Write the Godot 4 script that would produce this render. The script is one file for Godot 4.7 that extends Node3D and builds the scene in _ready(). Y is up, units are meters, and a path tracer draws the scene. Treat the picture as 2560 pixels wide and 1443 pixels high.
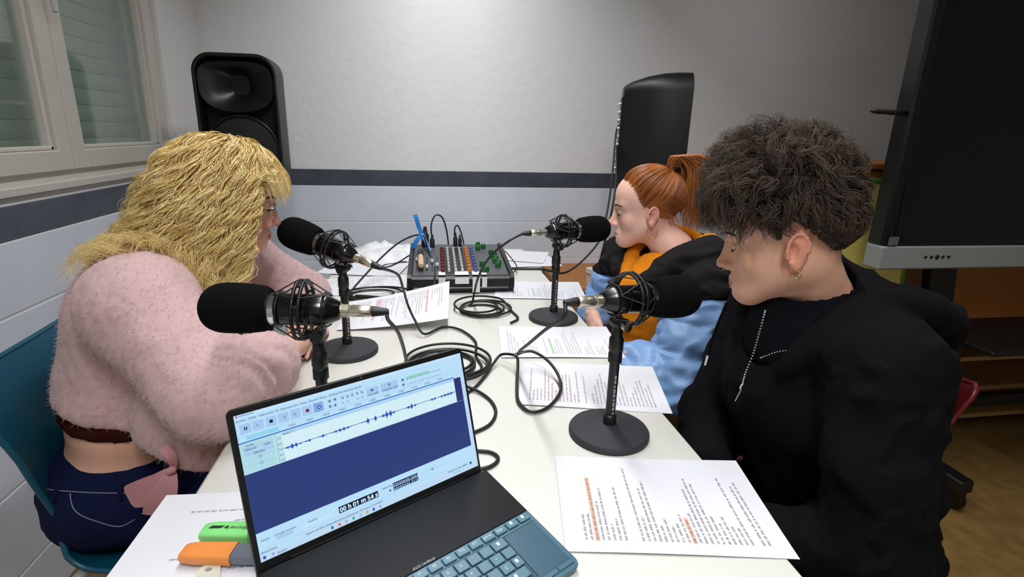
extends Node3D
# A school podcast session: three people round a long white table with four
# microphones, a mixer and a laptop; tiled classroom wall behind.

var M := {}
var taken := {}

func _ready():
	setup_view()
	setup_materials()
	build_room()
	build_furniture()
	build_speakers()
	build_table()
	build_microphones()
	build_mixer()
	build_cables()
	build_papers()
	build_laptop()
	build_small_things()
	build_woman()
	build_girl()
	build_boy()

func setup_view():
	var cam := Camera3D.new()
	cam.name = "camera"
	cam.fov = 56.53
	cam.near = 0.02
	cam.far = 60.0
	cam.position = Vector3(0, 1.26, 0)
	cam.rotation_degrees = Vector3(-16.22, -9.75, 1.56)
	add_child(cam)
	cam.current = true
	var we := WorldEnvironment.new()
	we.name = "environment"
	var e := Environment.new()
	e.background_mode = Environment.BG_COLOR
	e.background_color = Color(0.02, 0.021, 0.024)
	e.tonemap_mode = Environment.TONE_MAPPER_LINEAR
	e.tonemap_exposure = 1.0
	e.sdfgi_enabled = true
	e.ssao_enabled = true
	e.ssil_enabled = true
	we.environment = e
	add_child(we)
	# one long louvred luminaire over the table, a weaker one further right
	ceiling_light(Vector3(0.15, 2.78, -1.45), Vector2(0.20, 2.2), 4.9, "long louvred ceiling luminaire hanging along the table")
	ceiling_light(Vector3(1.75, 2.78, -1.0), Vector2(0.20, 1.2), 1.3, "shorter louvred ceiling luminaire on the display's side of the room")
	ceiling_light(Vector3(0.10, 2.78, 0.70), Vector2(0.20, 1.2), 4.8, "louvred ceiling luminaire behind the camera's end of the table")

func ceiling_light(at: Vector3, size: Vector2, energy: float, label: String):
	var l := AreaLight3D.new()
	l.name = "ceiling_lamp"
	l.area_size = size
	l.light_energy = energy
	l.area_normalize_energy = true
	l.light_color = Color(0.975, 0.985, 1.0)
	l.area_range = 12.0
	l.shadow_enabled = true
	l.position = at + Vector3(0, 0.035, 0)
	l.rotation_degrees = Vector3(-90, 0, 0)
	add_child(l, true)
	var t = thing("ceiling_luminaire", label, "lamp", at)
	var g := G.new()
	g.box(Transform3D(Basis(), Vector3(0, 0.08, 0)), Vector3(size.x + 0.05, 0.06, size.y + 0.05), 0.006)
	part(g, "housing", smat(Color(0.75, 0.75, 0.74), 0.5), t)
	g = G.new()
	g.box(Transform3D(Basis(), Vector3(0, 0.046, 0)), Vector3(size.x, 0.010, size.y), 0.001)
	var m := smat(Color(0.95, 0.95, 0.95), 0.6)
	m.emission_enabled = true
	m.emission = Color(0.975, 0.985, 1.0)
	m.emission_energy_multiplier = 1.0
	part(g, "diffuser", m, t)
	for s in [-1, 1]:
		g = G.new()
		g.box(Transform3D(Basis(), Vector3(s * (size.x / 2 + 0.012), -0.03, 0)), Vector3(0.012, 0.17, size.y + 0.05), 0.002)
		part(g, "side_blade", smat(Color(0.12, 0.12, 0.12), 0.6), t)
	for s in [-1, 1]:
		g = G.new()
		g.box(Transform3D(Basis(), Vector3(s * 0.06, 0.11, size.y * 0.3 * s)), Vector3(0.02, 0.02, 0.02), 0.002)
		part(g, "bracket", smat(Color(0.5, 0.5, 0.5), 0.5), t)

# ---------------------------------------------------------------- naming
func numbered(called: String) -> String:
	if not taken.has(called):
		taken[called] = 0
		return called
	taken[called] += 1
	return "%s_%03d" % [called, taken[called]]

func thing(called: String, label: String, category: String, at := Vector3.ZERO, turn := 0.0, group := "") -> Node3D:
	var o := Node3D.new()
	o.name = numbered(called)
	add_child(o)
	o.position = at
	o.rotation.y = turn
	tag(o, label, category, group)
	return o

func tag(o, label: String, category: String, group := ""):
	o.set_meta("label", label)
	o.set_meta("category", category)
	if group != "":
		o.set_meta("group", group)

func part(g, called: String, m: Material, parent: Node3D) -> MeshInstance3D:
	var o := MeshInstance3D.new()
	o.name = called
	o.mesh = g.done() if g is G else g
	o.material_override = m
	parent.add_child(o, true)
	return o

func single(g, called: String, m: Material, label: String, category: String, at := Vector3.ZERO, turn := 0.0, group := "") -> MeshInstance3D:
	var o := MeshInstance3D.new()
	o.name = numbered(called)
	o.mesh = g.done() if g is G else g
	o.material_override = m
	add_child(o)
	o.position = at
	o.rotation.y = turn
	tag(o, label, category, group)
	return o

func struct(g, called: String, m: Material) -> MeshInstance3D:
	var o := MeshInstance3D.new()
	o.name = called
	o.mesh = g.done() if g is G else g
	o.material_override = m
	add_child(o)
	o.set_meta("kind", "structure")
	return o

# ---------------------------------------------------------------- materials
func smat(c: Color, rough := 0.6, metal := 0.0) -> StandardMaterial3D:
	var m := StandardMaterial3D.new()
	m.albedo_color = c
	m.roughness = rough
	m.metallic = metal
	return m

func vmat(rough := 0.6) -> StandardMaterial3D:
	var m := StandardMaterial3D.new()
	m.vertex_color_use_as_albedo = true
	m.roughness = rough
	return m

func lin(c: Color) -> Color:
	return c.srgb_to_linear()

func noise_img(freq: float, sd: int, size := 256, octaves := 3, lo := 0.0, hi := 1.0) -> Image:
	var n := FastNoiseLite.new()
	n.seed = sd
	n.frequency = freq
	n.fractal_octaves = octaves
	var im := n.get_seamless_image(size, size)
	im.convert(Image.FORMAT_L8)
	if lo != 0.0 or hi != 1.0:
		for y in size:
			for x in size:
				var v := im.get_pixel(x, y).r
				im.set_pixel(x, y, Color.from_hsv(0, 0, lo + (hi - lo) * v))
	return im

func bump(m: StandardMaterial3D, im: Image, scale: float, depth: float, world := false):
	m.heightmap_enabled = true
	m.heightmap_texture = ImageTexture.create_from_image(im)
	m.heightmap_scale = depth
	m.uv1_triplanar = true
	m.uv1_world_triplanar = world
	m.uv1_scale = Vector3.ONE * scale

func mottle(a: Color, b: Color, freq: float, sd: int, size := 256) -> ImageTexture:
	var n := FastNoiseLite.new()
	n.seed = sd
	n.frequency = freq
	n.fractal_octaves = 4
	var im := n.get_seamless_image(size, size)
	var o := Image.create(size, size, false, Image.FORMAT_RGB8)
	for y in size:
		for x in size:
			o.set_pixel(x, y, a.lerp(b, im.get_pixel(x, y).r))
	return ImageTexture.create_from_image(o)

func wood(a: Color, b: Color, sd: int, size := 256) -> ImageTexture:
	var n := FastNoiseLite.new()
	n.seed = sd
	n.frequency = 0.02
	n.fractal_octaves = 4
	var o := Image.create(size, size, false, Image.FORMAT_RGB8)
	for y in size:
		for x in size:
			var v := 0.5 + 0.5 * n.get_noise_2d(x * 6.0, y * 0.35)
			v = clampf(v * 0.75 + 0.25 * (0.5 + 0.5 * sin(x * 0.9 + 7.0 * n.get_noise_2d(x * 1.5, y * 0.2))), 0.0, 1.0)
			o.set_pixel(x, y, a.lerp(b, v))
	return ImageTexture.create_from_image(o)

func setup_materials():
	var fine := noise_img(0.12, 3, 256, 4)
	var soft := noise_img(0.03, 9, 256, 4)
	M.plaster = smat(Color(0.895, 0.89, 0.88), 0.85)
	bump(M.plaster, soft, 2.2, 0.14, true)
	M.tile = smat(Color.WHITE, 0.32)
	M.tile.albedo_texture = mottle(Color(0.845, 0.875, 0.915), Color(0.875, 0.90, 0.935), 0.02, 5)
	M.tile.uv1_triplanar = true
	M.tile.uv1_world_triplanar = true
	M.tile.uv1_scale = Vector3.ONE * 1.3
	M.band = smat(Color.WHITE, 0.3)
	M.band.albedo_texture = mottle(Color(0.24, 0.27, 0.31), Color(0.32, 0.33, 0.37), 0.03, 15)
	M.band.uv1_triplanar = true
	M.band.uv1_world_triplanar = true
	M.band.uv1_scale = Vector3.ONE * 1.1
	M.grout = smat(Color(0.86, 0.87, 0.88), 0.9)
	M.floor = smat(Color.WHITE, 0.4)
	M.floor.albedo_texture = mottle(Color(0.45, 0.35, 0.19), Color(0.56, 0.44, 0.25), 0.03, 21)
	M.floor.uv1_triplanar = true
	M.floor.uv1_scale = Vector3.ONE * 1.5
	M.white_paint = smat(Color(0.80, 0.78, 0.74), 0.45)
	M.table = smat(Color(0.835, 0.825, 0.79), 0.34)
	bump(M.table, noise_img(0.2, 8, 256, 3), 7.0, 0.02, true)
	M.black_plastic = smat(Color(0.055, 0.055, 0.06), 0.42)
	bump(M.black_plastic, fine, 12.0, 0.03)
	M.black_gloss = smat(Color(0.03, 0.03, 0.033), 0.22)
	M.black_satin = smat(Color(0.045, 0.045, 0.05), 0.35)
	M.cast_base = smat(Color(0.16, 0.16, 0.175), 0.62)
	bump(M.cast_base, noise_img(0.3, 4, 256, 2), 9.0, 0.09)
	M.foam = smat(Color(0.055, 0.055, 0.06), 1.0)
	M.foam.metallic_specular = 0.2
	bump(M.foam, noise_img(0.35, 6, 256, 2), 7.0, 0.22)
	M.nickel = smat(Color(0.82, 0.79, 0.71), 0.28, 0.9)
	M.chrome = smat(Color(0.85, 0.86, 0.88), 0.18, 1.0)
	M.gold = smat(Color(0.86, 0.72, 0.42), 0.25, 1.0)
	M.cable = smat(Color(0.085, 0.082, 0.08), 0.5)
	M.grille = smat(Color(0.05, 0.05, 0.052), 0.6)
	bump(M.grille, noise_img(0.4, 7, 256, 1), 10.0, 0.15)
	M.wood = smat(Color.WHITE, 0.45)
	M.wood.albedo_texture = wood(Color(0.62, 0.37, 0.14), Color(0.78, 0.50, 0.22), 3)
	M.wood.uv1_triplanar = true
	M.wood.uv1_scale = Vector3(2.2, 0.9, 2.2)
	M.pale_wood = smat(Color.WHITE, 0.5)
	M.pale_wood.albedo_texture = wood(Color(0.76, 0.60, 0.36), Color(0.84, 0.69, 0.45), 13)
	M.pale_wood.uv1_triplanar = true
	M.pale_wood.uv1_scale = Vector3(0.9, 2.0, 2.2)
	M.steel_white = smat(Color(0.75, 0.75, 0.74), 0.4)
	M.display_black = smat(Color(0.012, 0.014, 0.013), 0.12)
	M.display_grey = smat(Color(0.62, 0.64, 0.63), 0.4)

# ---------------------------------------------------------------- mesh builder
class G:
	var st := SurfaceTool.new()
	var sm := 1
	var color := Color.WHITE
	func _init():
		st.begin(Mesh.PRIMITIVE_TRIANGLES)
	func v(p: Vector3, uv := Vector2.ZERO):
		st.set_color(color)
		st.set_uv(uv)
		st.add_vertex(p)
	func tri(a: Vector3, b: Vector3, c: Vector3, s := -1):
		st.set_smooth_group(s)
		v(a); v(b); v(c)
	func quad(a: Vector3, b: Vector3, c: Vector3, d: Vector3, s := -1):
		tri(a, b, c, s)
		tri(a, c, d, s)
	func quad_uv(a: Vector3, b: Vector3, c: Vector3, d: Vector3):
		st.set_smooth_group(-1)
		v(a, Vector2(0, 0)); v(b, Vector2(1, 0)); v(c, Vector2(1, 1))
		v(a, Vector2(0, 0)); v(c, Vector2(1, 1)); v(d, Vector2(0, 1))
	# chamfered box
	func box(x: Transform3D, size: Vector3, bev := 0.002):
		var h := size * 0.5
		var b: float = min(bev, min(h.x, min(h.y, h.z)) * 0.9)
		var i := h - Vector3(b, b, b)
		var P := func(sx, sy, sz, ax): # corner vertex on the face of axis ax
			var q := Vector3(sx * i.x, sy * i.y, sz * i.z)
			q[ax] = [sx, sy, sz][ax] * h[ax]
			return x * q
		for ax in 3:
			var u := (ax + 1) % 3
			var w := (ax + 2) % 3
			for s in [-1, 1]:
				var c := []
				for k in [[-1, -1], [1, -1], [1, 1], [-1, 1]]:
					var sg := [0, 0, 0]
					sg[ax] = s
					sg[u] = k[0]
					sg[w] = k[1]
					c.append(P.call(sg[0], sg[1], sg[2], ax))
				if s > 0:
					c.reverse()
				quad(c[0], c[1], c[2], c[3])
		for ax in 3:
			var u := (ax + 1) % 3
			var w := (ax + 2) % 3
			for su in [-1, 1]:
				for sw in [-1, 1]:
					var a := [0, 0, 0]
					a[u] = su
					a[w] = sw
					var e := a.duplicate()
					a[ax] = -1
					e[ax] = 1
					var c := [P.call(a[0], a[1], a[2], u), P.call(e[0], e[1], e[2], u), P.call(e[0], e[1], e[2], w), P.call(a[0], a[1], a[2], w)]
					if su * sw < 0:
						c.reverse()
					quad(c[0], c[1], c[2], c[3])
		for sx in [-1, 1]:
			for sy in [-1, 1]:
				for sz in [-1, 1]:
					var c := [P.call(sx, sy, sz, 0), P.call(sx, sy, sz, 1), P.call(sx, sy, sz, 2)]
					if sx * sy * sz > 0:
						c.reverse()
					tri(c[0], c[1], c[2])
	# profile of (radius, height) turned round y
	func lathe(x: Transform3D, prof: Array, n := 32):
		var pts: Array = prof
		for k in pts.size() - 1:
			var a: Vector2 = pts[k]
			var b: Vector2 = pts[k + 1]
			if k > 0:
				var d1: Vector2 = (a - pts[k - 1]).normalized()
				if d1.dot((b - a).normalized()) < 0.8:
					sm += 1
			for j in n:
				var t0 := TAU * j / n
				var t1 := TAU * (j + 1) / n
				var p00: Vector3 = x * Vector3(a.x * cos(t0), a.y, a.x * sin(t0))
				var p01: Vector3 = x * Vector3(a.x * cos(t1), a.y, a.x * sin(t1))
				var p10: Vector3 = x * Vector3(b.x * cos(t0), b.y, b.x * sin(t0))
				var p11: Vector3 = x * Vector3(b.x * cos(t1), b.y, b.x * sin(t1))
				if a.x > 1e-6:
					tri(p00, p01, p10, sm)
				if b.x > 1e-6:
					tri(p01, p11, p10, sm)
		sm += 1
	# tube along points; r is a number or an array
	func tube(pts: Array, r, n := 8, closed := false, caps := true):
		var m := pts.size()
		var rings := []
		var up := Vector3.UP
		var last := Vector3.ZERO
		for k in m:
			var d: Vector3
			if closed:
				d = (pts[(k + 1) % m] - pts[(k - 1 + m) % m]).normalized()
			else:
				d = (pts[min(k + 1, m - 1)] - pts[max(k - 1, 0)]).normalized()
			if k == 0:
				up = Vector3.UP if absf(d.y) < 0.9 else Vector3.RIGHT
			var sx := up.cross(d).normalized()
			up = d.cross(sx).normalized()
			var rr: float = r if not r is Array else r[k]
			var ring := []
			for j in n:
				var t := TAU * j / n
				ring.append(pts[k] + (sx * cos(t) + up * sin(t)) * rr)
			rings.append(ring)
			last = d
		var end := m if closed else m - 1
		for k in end:
			var a: Array = rings[k]
			var b: Array = rings[(k + 1) % m]
			for j in n:
				quad(a[j], b[j], b[(j + 1) % n], a[(j + 1) % n], sm)
		sm += 1
		if caps and not closed:
			for j in range(1, n - 1):
				tri(rings[0][0], rings[0][j], rings[0][j + 1])
				tri(rings[m - 1][0], rings[m - 1][j + 1], rings[m - 1][j])
	# polygon in the xy plane of x, pulled along its z from -d/2 to d/2
	func prism(x: Transform3D, poly: PackedVector2Array, d: float, smooth := false):
		var idx := Geometry2D.triangulate_polygon(poly)
		var n := poly.size()
		if Geometry2D.is_polygon_clockwise(poly):
			poly.reverse()
			idx = Geometry2D.triangulate_polygon(poly)
		for k in range(0, idx.size(), 3):
			var a := poly[idx[k]]
			var b := poly[idx[k + 1]]
			var c := poly[idx[k + 2]]
			if (b - a).cross(c - a) < 0:
				var q := b
				b = c
				c = q
			tri(x * Vector3(a.x, a.y, d / 2), x * Vector3(c.x, c.y, d / 2), x * Vector3(b.x, b.y, d / 2))
			tri(x * Vector3(a.x, a.y, -d / 2), x * Vector3(b.x, b.y, -d / 2), x * Vector3(c.x, c.y, -d / 2))
		for k in n:
			var a := poly[k]
			var b := poly[(k + 1) % n]
			quad(x * Vector3(a.x, a.y, d / 2), x * Vector3(b.x, b.y, d / 2), x * Vector3(b.x, b.y, -d / 2), x * Vector3(a.x, a.y, -d / 2), sm if smooth else -1)
		sm += 1
	func done() -> ArrayMesh:
		st.generate_normals()
		return st.commit()

func V(x, y, z) -> Vector3:
	return Vector3(x, y, z)

# smooth curve through points
func curve(pts: Array, per := 8, closed := false) -> Array:
	var out := []
	var n := pts.size()
	var last := n if closed else n - 1
	for k in last:
		var p0: Vector3 = pts[(k - 1 + n) % n] if closed or k > 0 else pts[0]
		var p1: Vector3 = pts[k]
		var p2: Vector3 = pts[(k + 1) % n]
		var p3: Vector3 = pts[(k + 2) % n] if closed or k + 2 < n else pts[n - 1]
		for j in per:
			var t := float(j) / per
			out.append(p1.cubic_interpolate(p2, p0, p3, t))
	if not closed:
		out.append(pts[n - 1])
	return out

# a transform whose y axis runs along d
func along(at: Vector3, d: Vector3, hint := Vector3.UP) -> Transform3D:
	var y := d.normalized()
	var x := hint.cross(y)
	if x.length() < 0.01:
		x = Vector3.RIGHT.cross(y)
	x = x.normalized()
	return Transform3D(Basis(x, y, x.cross(y)), at)

func rrect(w: float, h: float, r: float, n := 5) -> PackedVector2Array:
	var out := PackedVector2Array()
	for c in [[1, 1, 0], [-1, 1, 1], [-1, -1, 2], [1, -1, 3]]:
		for k in n + 1:
			var t: float = (c[2] + float(k) / n) * PI / 2
			out.append(Vector2(c[0] * (w / 2 - r) + r * cos(t), c[1] * (h / 2 - r) + r * sin(t)))
	return out

# ---------------------------------------------------------------- implicit bodies
# tapered capsules and ellipsoids joined with a smooth minimum, meshed as surface nets
class Field:
	var kind := PackedInt32Array()
	var op := PackedInt32Array()
	var A := PackedVector3Array()
	var B := PackedVector3Array()
	var q := PackedFloat32Array()
	var r0 := PackedFloat32Array()
	var r1 := PackedFloat32Array()
	var K := PackedFloat32Array()
	var turn: Array[Basis] = []
	var x := Transform3D.IDENTITY   # where the next pieces are placed
	var s := 1.0
	func cap(a: Vector3, b: Vector3, ra: float, rb: float, k := 0.02, o := 0):
		a = x * a
		b = x * b
		kind.append(0); op.append(o); A.append(a); B.append(b - a)
		q.append(1.0 / maxf((b - a).length_squared(), 1e-9))
		r0.append(ra * s); r1.append(rb * s); K.append(k * s); turn.append(Basis.IDENTITY)
	func ell(c: Vector3, r: Vector3, k := 0.02, o := 0, b := Basis.IDENTITY):
		kind.append(1); op.append(o); A.append(x * c); B.append(r * s)
		q.append(0); r0.append(0); r1.append(0); K.append(k * s)
		turn.append((x.basis.orthonormalized() * b).transposed())
	func plane(p: Vector3, n: Vector3, k := 0.003, o := 2):  # keeps the side away from n
		var w := (x.basis.orthonormalized() * n).normalized()
		kind.append(2); op.append(o); A.append(w); B.append(Vector3.ZERO)
		q.append(0); r0.append((x * p).dot(w)); r1.append(0); K.append(k * s); turn.append(Basis.IDENTITY)
	func one(i: int, p: Vector3) -> float:
		var t := kind[i]
		if t == 0:
			var d := p - A[i]
			var ba := B[i]
			var h := clampf(d.dot(ba) * q[i], 0.0, 1.0)
			return (d - ba * h).length() - r0[i] - (r1[i] - r0[i]) * h
		if t == 1:
			var r := B[i]
			var e := turn[i] * (p - A[i])
			e = e / r
			var k0 := e.length()
			var k1 := (e / r).length()
			if k1 < 1e-6:
				return -minf(r.x, minf(r.y, r.z))
			return k0 * (k0 - 1.0) / k1
		return p.dot(A[i]) - r0[i]
	func at(p: Vector3, ids: PackedInt32Array) -> float:
		var d := 10.0
		for i in ids:
			var e: float
			var t := kind[i]
			if t == 0:
				var o := p - A[i]
				var ba := B[i]
				var h := clampf(o.dot(ba) * q[i], 0.0, 1.0)
				e = (o - ba * h).length() - r0[i] - (r1[i] - r0[i]) * h
			elif t == 1:
				var r := B[i]
				var u := (turn[i] * (p - A[i])) / r
				var k0 := u.length()
				e = k0 * (k0 - 1.0) / maxf((u / r).length(), 1e-6)
			else:
				e = p.dot(A[i]) - r0[i]
			var k := K[i]
			var w := op[i]
			if w == 0:
				var h := k - absf(d - e)
				if e < d:
					d = e
				if h > 0.0:
					d -= h * h / k * 0.25
			else:
				if w == 1:
					e = -e
				var h := k - absf(d - e)
				if e > d:
					d = e
				if h > 0.0:
					d += h * h / k * 0.25
		return d
	func all() -> PackedInt32Array:
		return PackedInt32Array(range(kind.size()))
	func value(p: Vector3) -> float:
		return at(p, all())
	# surface nets; paint(p, n) -> Color, push(p, n) -> metres outward
	func mesh(cell: float, paint = null, push = null) -> ArrayMesh:
		var lo := Vector3.ONE * 1e9
		var hi := -lo
		for i in kind.size():
			if op[i] != 0:
				continue
			if kind[i] == 0:
				var r := Vector3.ONE * maxf(r0[i], r1[i])
				lo = lo.min(A[i] - r).min(A[i] + B[i] - r)
				hi = hi.max(A[i] + r).max(A[i] + B[i] + r)
			else:
				var m := Vector3.ONE * maxf(B[i].x, maxf(B[i].y, B[i].z))
				lo = lo.min(A[i] - m)
				hi = hi.max(A[i] + m)
		lo -= Vector3.ONE * (cell * 2.0 + 0.02)
		hi += Vector3.ONE * (cell * 2.0 + 0.02)
		var NB := 8
		var n1 := NB + 1
		var span := hi - lo
		var bx := int(ceil(span.x / (cell * NB)))
		var by := int(ceil(span.y / (cell * NB)))
		var bz := int(ceil(span.z / (cell * NB)))
		var hd := cell * NB * 0.8661
		var every := all()
		var cells := {}
		var verts := PackedVector3Array()
		var edges := PackedInt64Array()
		var SY := 4096
		var SZ := 4096 * 4096
		var val := PackedFloat32Array()
		val.resize(n1 * n1 * n1)
		# big blocks of 3 x 3 x 3 first: skip those the surface cannot touch
		var todo: Array[Vector3i] = []
		var hd3 := hd * 3.0
		for kz in range(0, bz, 3):
			for ky in range(0, by, 3):
				for kx in range(0, bx, 3):
					var c3 := lo + (Vector3(kx, ky, kz) + Vector3.ONE * 1.5) * (cell * NB)
					if absf(at(c3, every)) > hd3 * 1.6 + 0.02:
						continue
					for jz in range(kz, mini(kz + 3, bz)):
						for jy in range(ky, mini(ky + 3, by)):
							for jx in range(kx, mini(kx + 3, bx)):
								todo.append(Vector3i(jx, jy, jz))
		for blk in todo:
			var kx := blk.x
			var ky := blk.y
			var kz := blk.z
			if true:
				if true:
					var o := lo + Vector3(kx, ky, kz) * (cell * NB)
					var c := o + Vector3.ONE * (cell * NB * 0.5)
					if absf(at(c, every)) > hd * 1.6 + 0.008:
						continue
					var dmin := 1e9
					var ds := PackedFloat32Array()
					for i in every:
						var e := one(i, c)
						ds.append(e)
						if op[i] == 0:
							dmin = minf(dmin, e)
					var ids := PackedInt32Array()
					for i in every:
						if op[i] == 0:
							if ds[i] < dmin + hd * 2.1 + K[i]:
								ids.append(i)
						elif op[i] == 1:
							if ds[i] < hd * 1.7 + K[i]:
								ids.append(i)
						elif ds[i] > -hd * 1.7 - K[i]:
							ids.append(i)
					var w := 0
					for z in n1:
						for y in n1:
							for xx in n1:
								val[w] = at(o + Vector3(xx, y, z) * cell, ids)
								w += 1
					for z in NB:
						for y in NB:
							for xx in NB:
								var b := (z * n1 + y) * n1 + xx
								var v0 := val[b]
								var v1 := val[b + 1]
								var v2 := val[b + n1]
								var v3 := val[b + n1 + 1]
								var b2 := b + n1 * n1
								var v4 := val[b2]
								var v5 := val[b2 + 1]
								var v6 := val[b2 + n1]
								var v7 := val[b2 + n1 + 1]
								var neg := int(v0 < 0) + int(v1 < 0) + int(v2 < 0) + int(v3 < 0) + int(v4 < 0) + int(v5 < 0) + int(v6 < 0) + int(v7 < 0)
								if neg == 0 or neg == 8:
									continue
								var acc := Vector3.ZERO
								var cnt := 0
								if (v0 < 0) != (v1 < 0): acc += Vector3(v0 / (v0 - v1), 0, 0); cnt += 1
								if (v2 < 0) != (v3 < 0): acc += Vector3(v2 / (v2 - v3), 1, 0); cnt += 1
								if (v4 < 0) != (v5 < 0): acc += Vector3(v4 / (v4 - v5), 0, 1); cnt += 1
								if (v6 < 0) != (v7 < 0): acc += Vector3(v6 / (v6 - v7), 1, 1); cnt += 1
								if (v0 < 0) != (v2 < 0): acc += Vector3(0, v0 / (v0 - v2), 0); cnt += 1
								if (v1 < 0) != (v3 < 0): acc += Vector3(1, v1 / (v1 - v3), 0); cnt += 1
								if (v4 < 0) != (v6 < 0): acc += Vector3(0, v4 / (v4 - v6), 1); cnt += 1
								if (v5 < 0) != (v7 < 0): acc += Vector3(1, v5 / (v5 - v7), 1); cnt += 1
								if (v0 < 0) != (v4 < 0): acc += Vector3(0, 0, v0 / (v0 - v4)); cnt += 1
								if (v1 < 0) != (v5 < 0): acc += Vector3(1, 0, v1 / (v1 - v5)); cnt += 1
								if (v2 < 0) != (v6 < 0): acc += Vector3(0, 1, v2 / (v2 - v6)); cnt += 1
								if (v3 < 0) != (v7 < 0): acc += Vector3(1, 1, v3 / (v3 - v7)); cnt += 1
								var ci: int = (kx * NB + xx) + (ky * NB + y) * SY + (kz * NB + z) * SZ
								cells[ci] = verts.size()
								verts.append(o + (Vector3(xx, y, z) + acc / cnt) * cell)
								if (v0 < 0) != (v1 < 0): edges.append(ci * 8 + 0 + (1 if v0 < 0 else 0))
								if (v0 < 0) != (v2 < 0): edges.append(ci * 8 + 2 + (1 if v0 < 0 else 0))
								if (v0 < 0) != (v4 < 0): edges.append(ci * 8 + 4 + (1 if v0 < 0 else 0))
		var idx := PackedInt32Array()
		for e in edges:
			var ci := e >> 3
			var ax := (e >> 1) & 3
			var du: int = SY if ax == 0 else (SZ if ax == 1 else 1)
			var dv: int = SZ if ax == 0 else (1 if ax == 1 else SY)
			if not (cells.has(ci - du) and cells.has(ci - dv) and cells.has(ci - du - dv)):
				continue
			var a: int = cells[ci - du - dv]
			var b: int = cells[ci - dv]
			var c: int = cells[ci]
			var d: int = cells[ci - du]
			if e & 1:
				idx.append_array([a, c, b, a, d, c])
			else:
				idx.append_array([a, b, c, a, c, d])
		var nrm := Field.normals(verts, idx)
		if push != null:
			for i in verts.size():
				verts[i] += nrm[i] * float(push.call(verts[i], nrm[i]))
			nrm = Field.normals(verts, idx)
		var arr := []
		arr.resize(Mesh.ARRAY_MAX)
		arr[Mesh.ARRAY_VERTEX] = verts
		arr[Mesh.ARRAY_NORMAL] = nrm
		arr[Mesh.ARRAY_INDEX] = idx
		if paint != null:
			var col := PackedColorArray()
			col.resize(verts.size())
			for i in verts.size():
				col[i] = paint.call(verts[i], nrm[i])
			arr[Mesh.ARRAY_COLOR] = col
		var out := ArrayMesh.new()
		out.add_surface_from_arrays(Mesh.PRIMITIVE_TRIANGLES, arr)
		return out
	static func normals(verts: PackedVector3Array, idx: PackedInt32Array) -> PackedVector3Array:
		var nrm := PackedVector3Array()
		nrm.resize(verts.size())
		for k in range(0, idx.size(), 3):
			var a := idx[k]
			var b := idx[k + 1]
			var c := idx[k + 2]
			var f := (verts[c] - verts[a]).cross(verts[b] - verts[a])
			nrm[a] += f
			nrm[b] += f
			nrm[c] += f
		for i in nrm.size():
			nrm[i] = nrm[i].normalized()
		return nrm

# several array meshes as one
func join(meshes: Array) -> ArrayMesh:
	var st := SurfaceTool.new()
	st.begin(Mesh.PRIMITIVE_TRIANGLES)
	for m in meshes:
		st.append_from(m, 0, Transform3D.IDENTITY)
	return st.commit()

# strands of hair: thin tapering three-sided tubes
class Strands:
	var vs := PackedVector3Array()
	var ns := PackedVector3Array()
	var cs := PackedColorArray()
	var ix := PackedInt32Array()
	func add(pts: PackedVector3Array, r: float, tip: float, c: Color, c2: Color):
		var m := pts.size()
		var up := Vector3(0.31, 0.77, 0.55)
		var base := vs.size()
		for k in m:
			var d := (pts[mini(k + 1, m - 1)] - pts[maxi(k - 1, 0)]).normalized()
			var sx := up.cross(d).normalized()
			up = d.cross(sx)
			var t := float(k) / (m - 1)
			var rr := r * (1.0 - t * t * (1.0 - tip))
			var col := c.lerp(c2, t)
			for j in 3:
				var o := sx * cos(TAU * j / 3) + up * sin(TAU * j / 3)
				vs.append(pts[k] + o * rr)
				ns.append(o)
				cs.append(col)
		for k in m - 1:
			for j in 3:
				var a := base + k * 3 + j
				var b := base + k * 3 + (j + 1) % 3
				ix.append_array([a, a + 3, b, b, a + 3, b + 3])
	func done() -> ArrayMesh:
		var arr := []
		arr.resize(Mesh.ARRAY_MAX)
		arr[Mesh.ARRAY_VERTEX] = vs
		arr[Mesh.ARRAY_NORMAL] = ns
		arr[Mesh.ARRAY_COLOR] = cs
		arr[Mesh.ARRAY_INDEX] = ix
		var out := ArrayMesh.new()
		out.add_surface_from_arrays(Mesh.PRIMITIVE_TRIANGLES, arr)
		return out

# ---------------------------------------------------------------- the room
func struct_node(called: String) -> Node3D:
	var o := Node3D.new()
	o.name = called
	add_child(o)
	o.set_meta("kind", "structure")
	return o

func bx(g: G, lo: Vector3, hi: Vector3, bev := 0.002):
	g.box(Transform3D(Basis(), (lo + hi) / 2), hi - lo, bev)

# outlines of equal length joined one after the other
func loft(g: G, x: Transform3D, rings: Array, cap_first := true, cap_last := true, closed := false):
	var n: int = rings[0].size()
	for k in rings.size() - 1:
		for j in n:
			var a: Vector3 = x * rings[k][j]
			var b: Vector3 = x * rings[k][(j + 1) % n]
			var c: Vector3 = x * rings[k + 1][(j + 1) % n]
			var d: Vector3 = x * rings[k + 1][j]
			g.quad(a, b, c, d, g.sm)
	g.sm += 1
	for w in [[cap_first, 0], [cap_last, rings.size() - 1]]:
		if w[0]:
			var c := Vector3.ZERO
			for p in rings[w[1]]:
				c += p
			c /= n
			for j in n:
				var a: Vector3 = x * rings[w[1]][j]
				var b: Vector3 = x * rings[w[1]][(j + 1) % n]
				if w[1] == 0:
					g.tri(x * c, b, a)
				else:
					g.tri(x * c, a, b)

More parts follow.
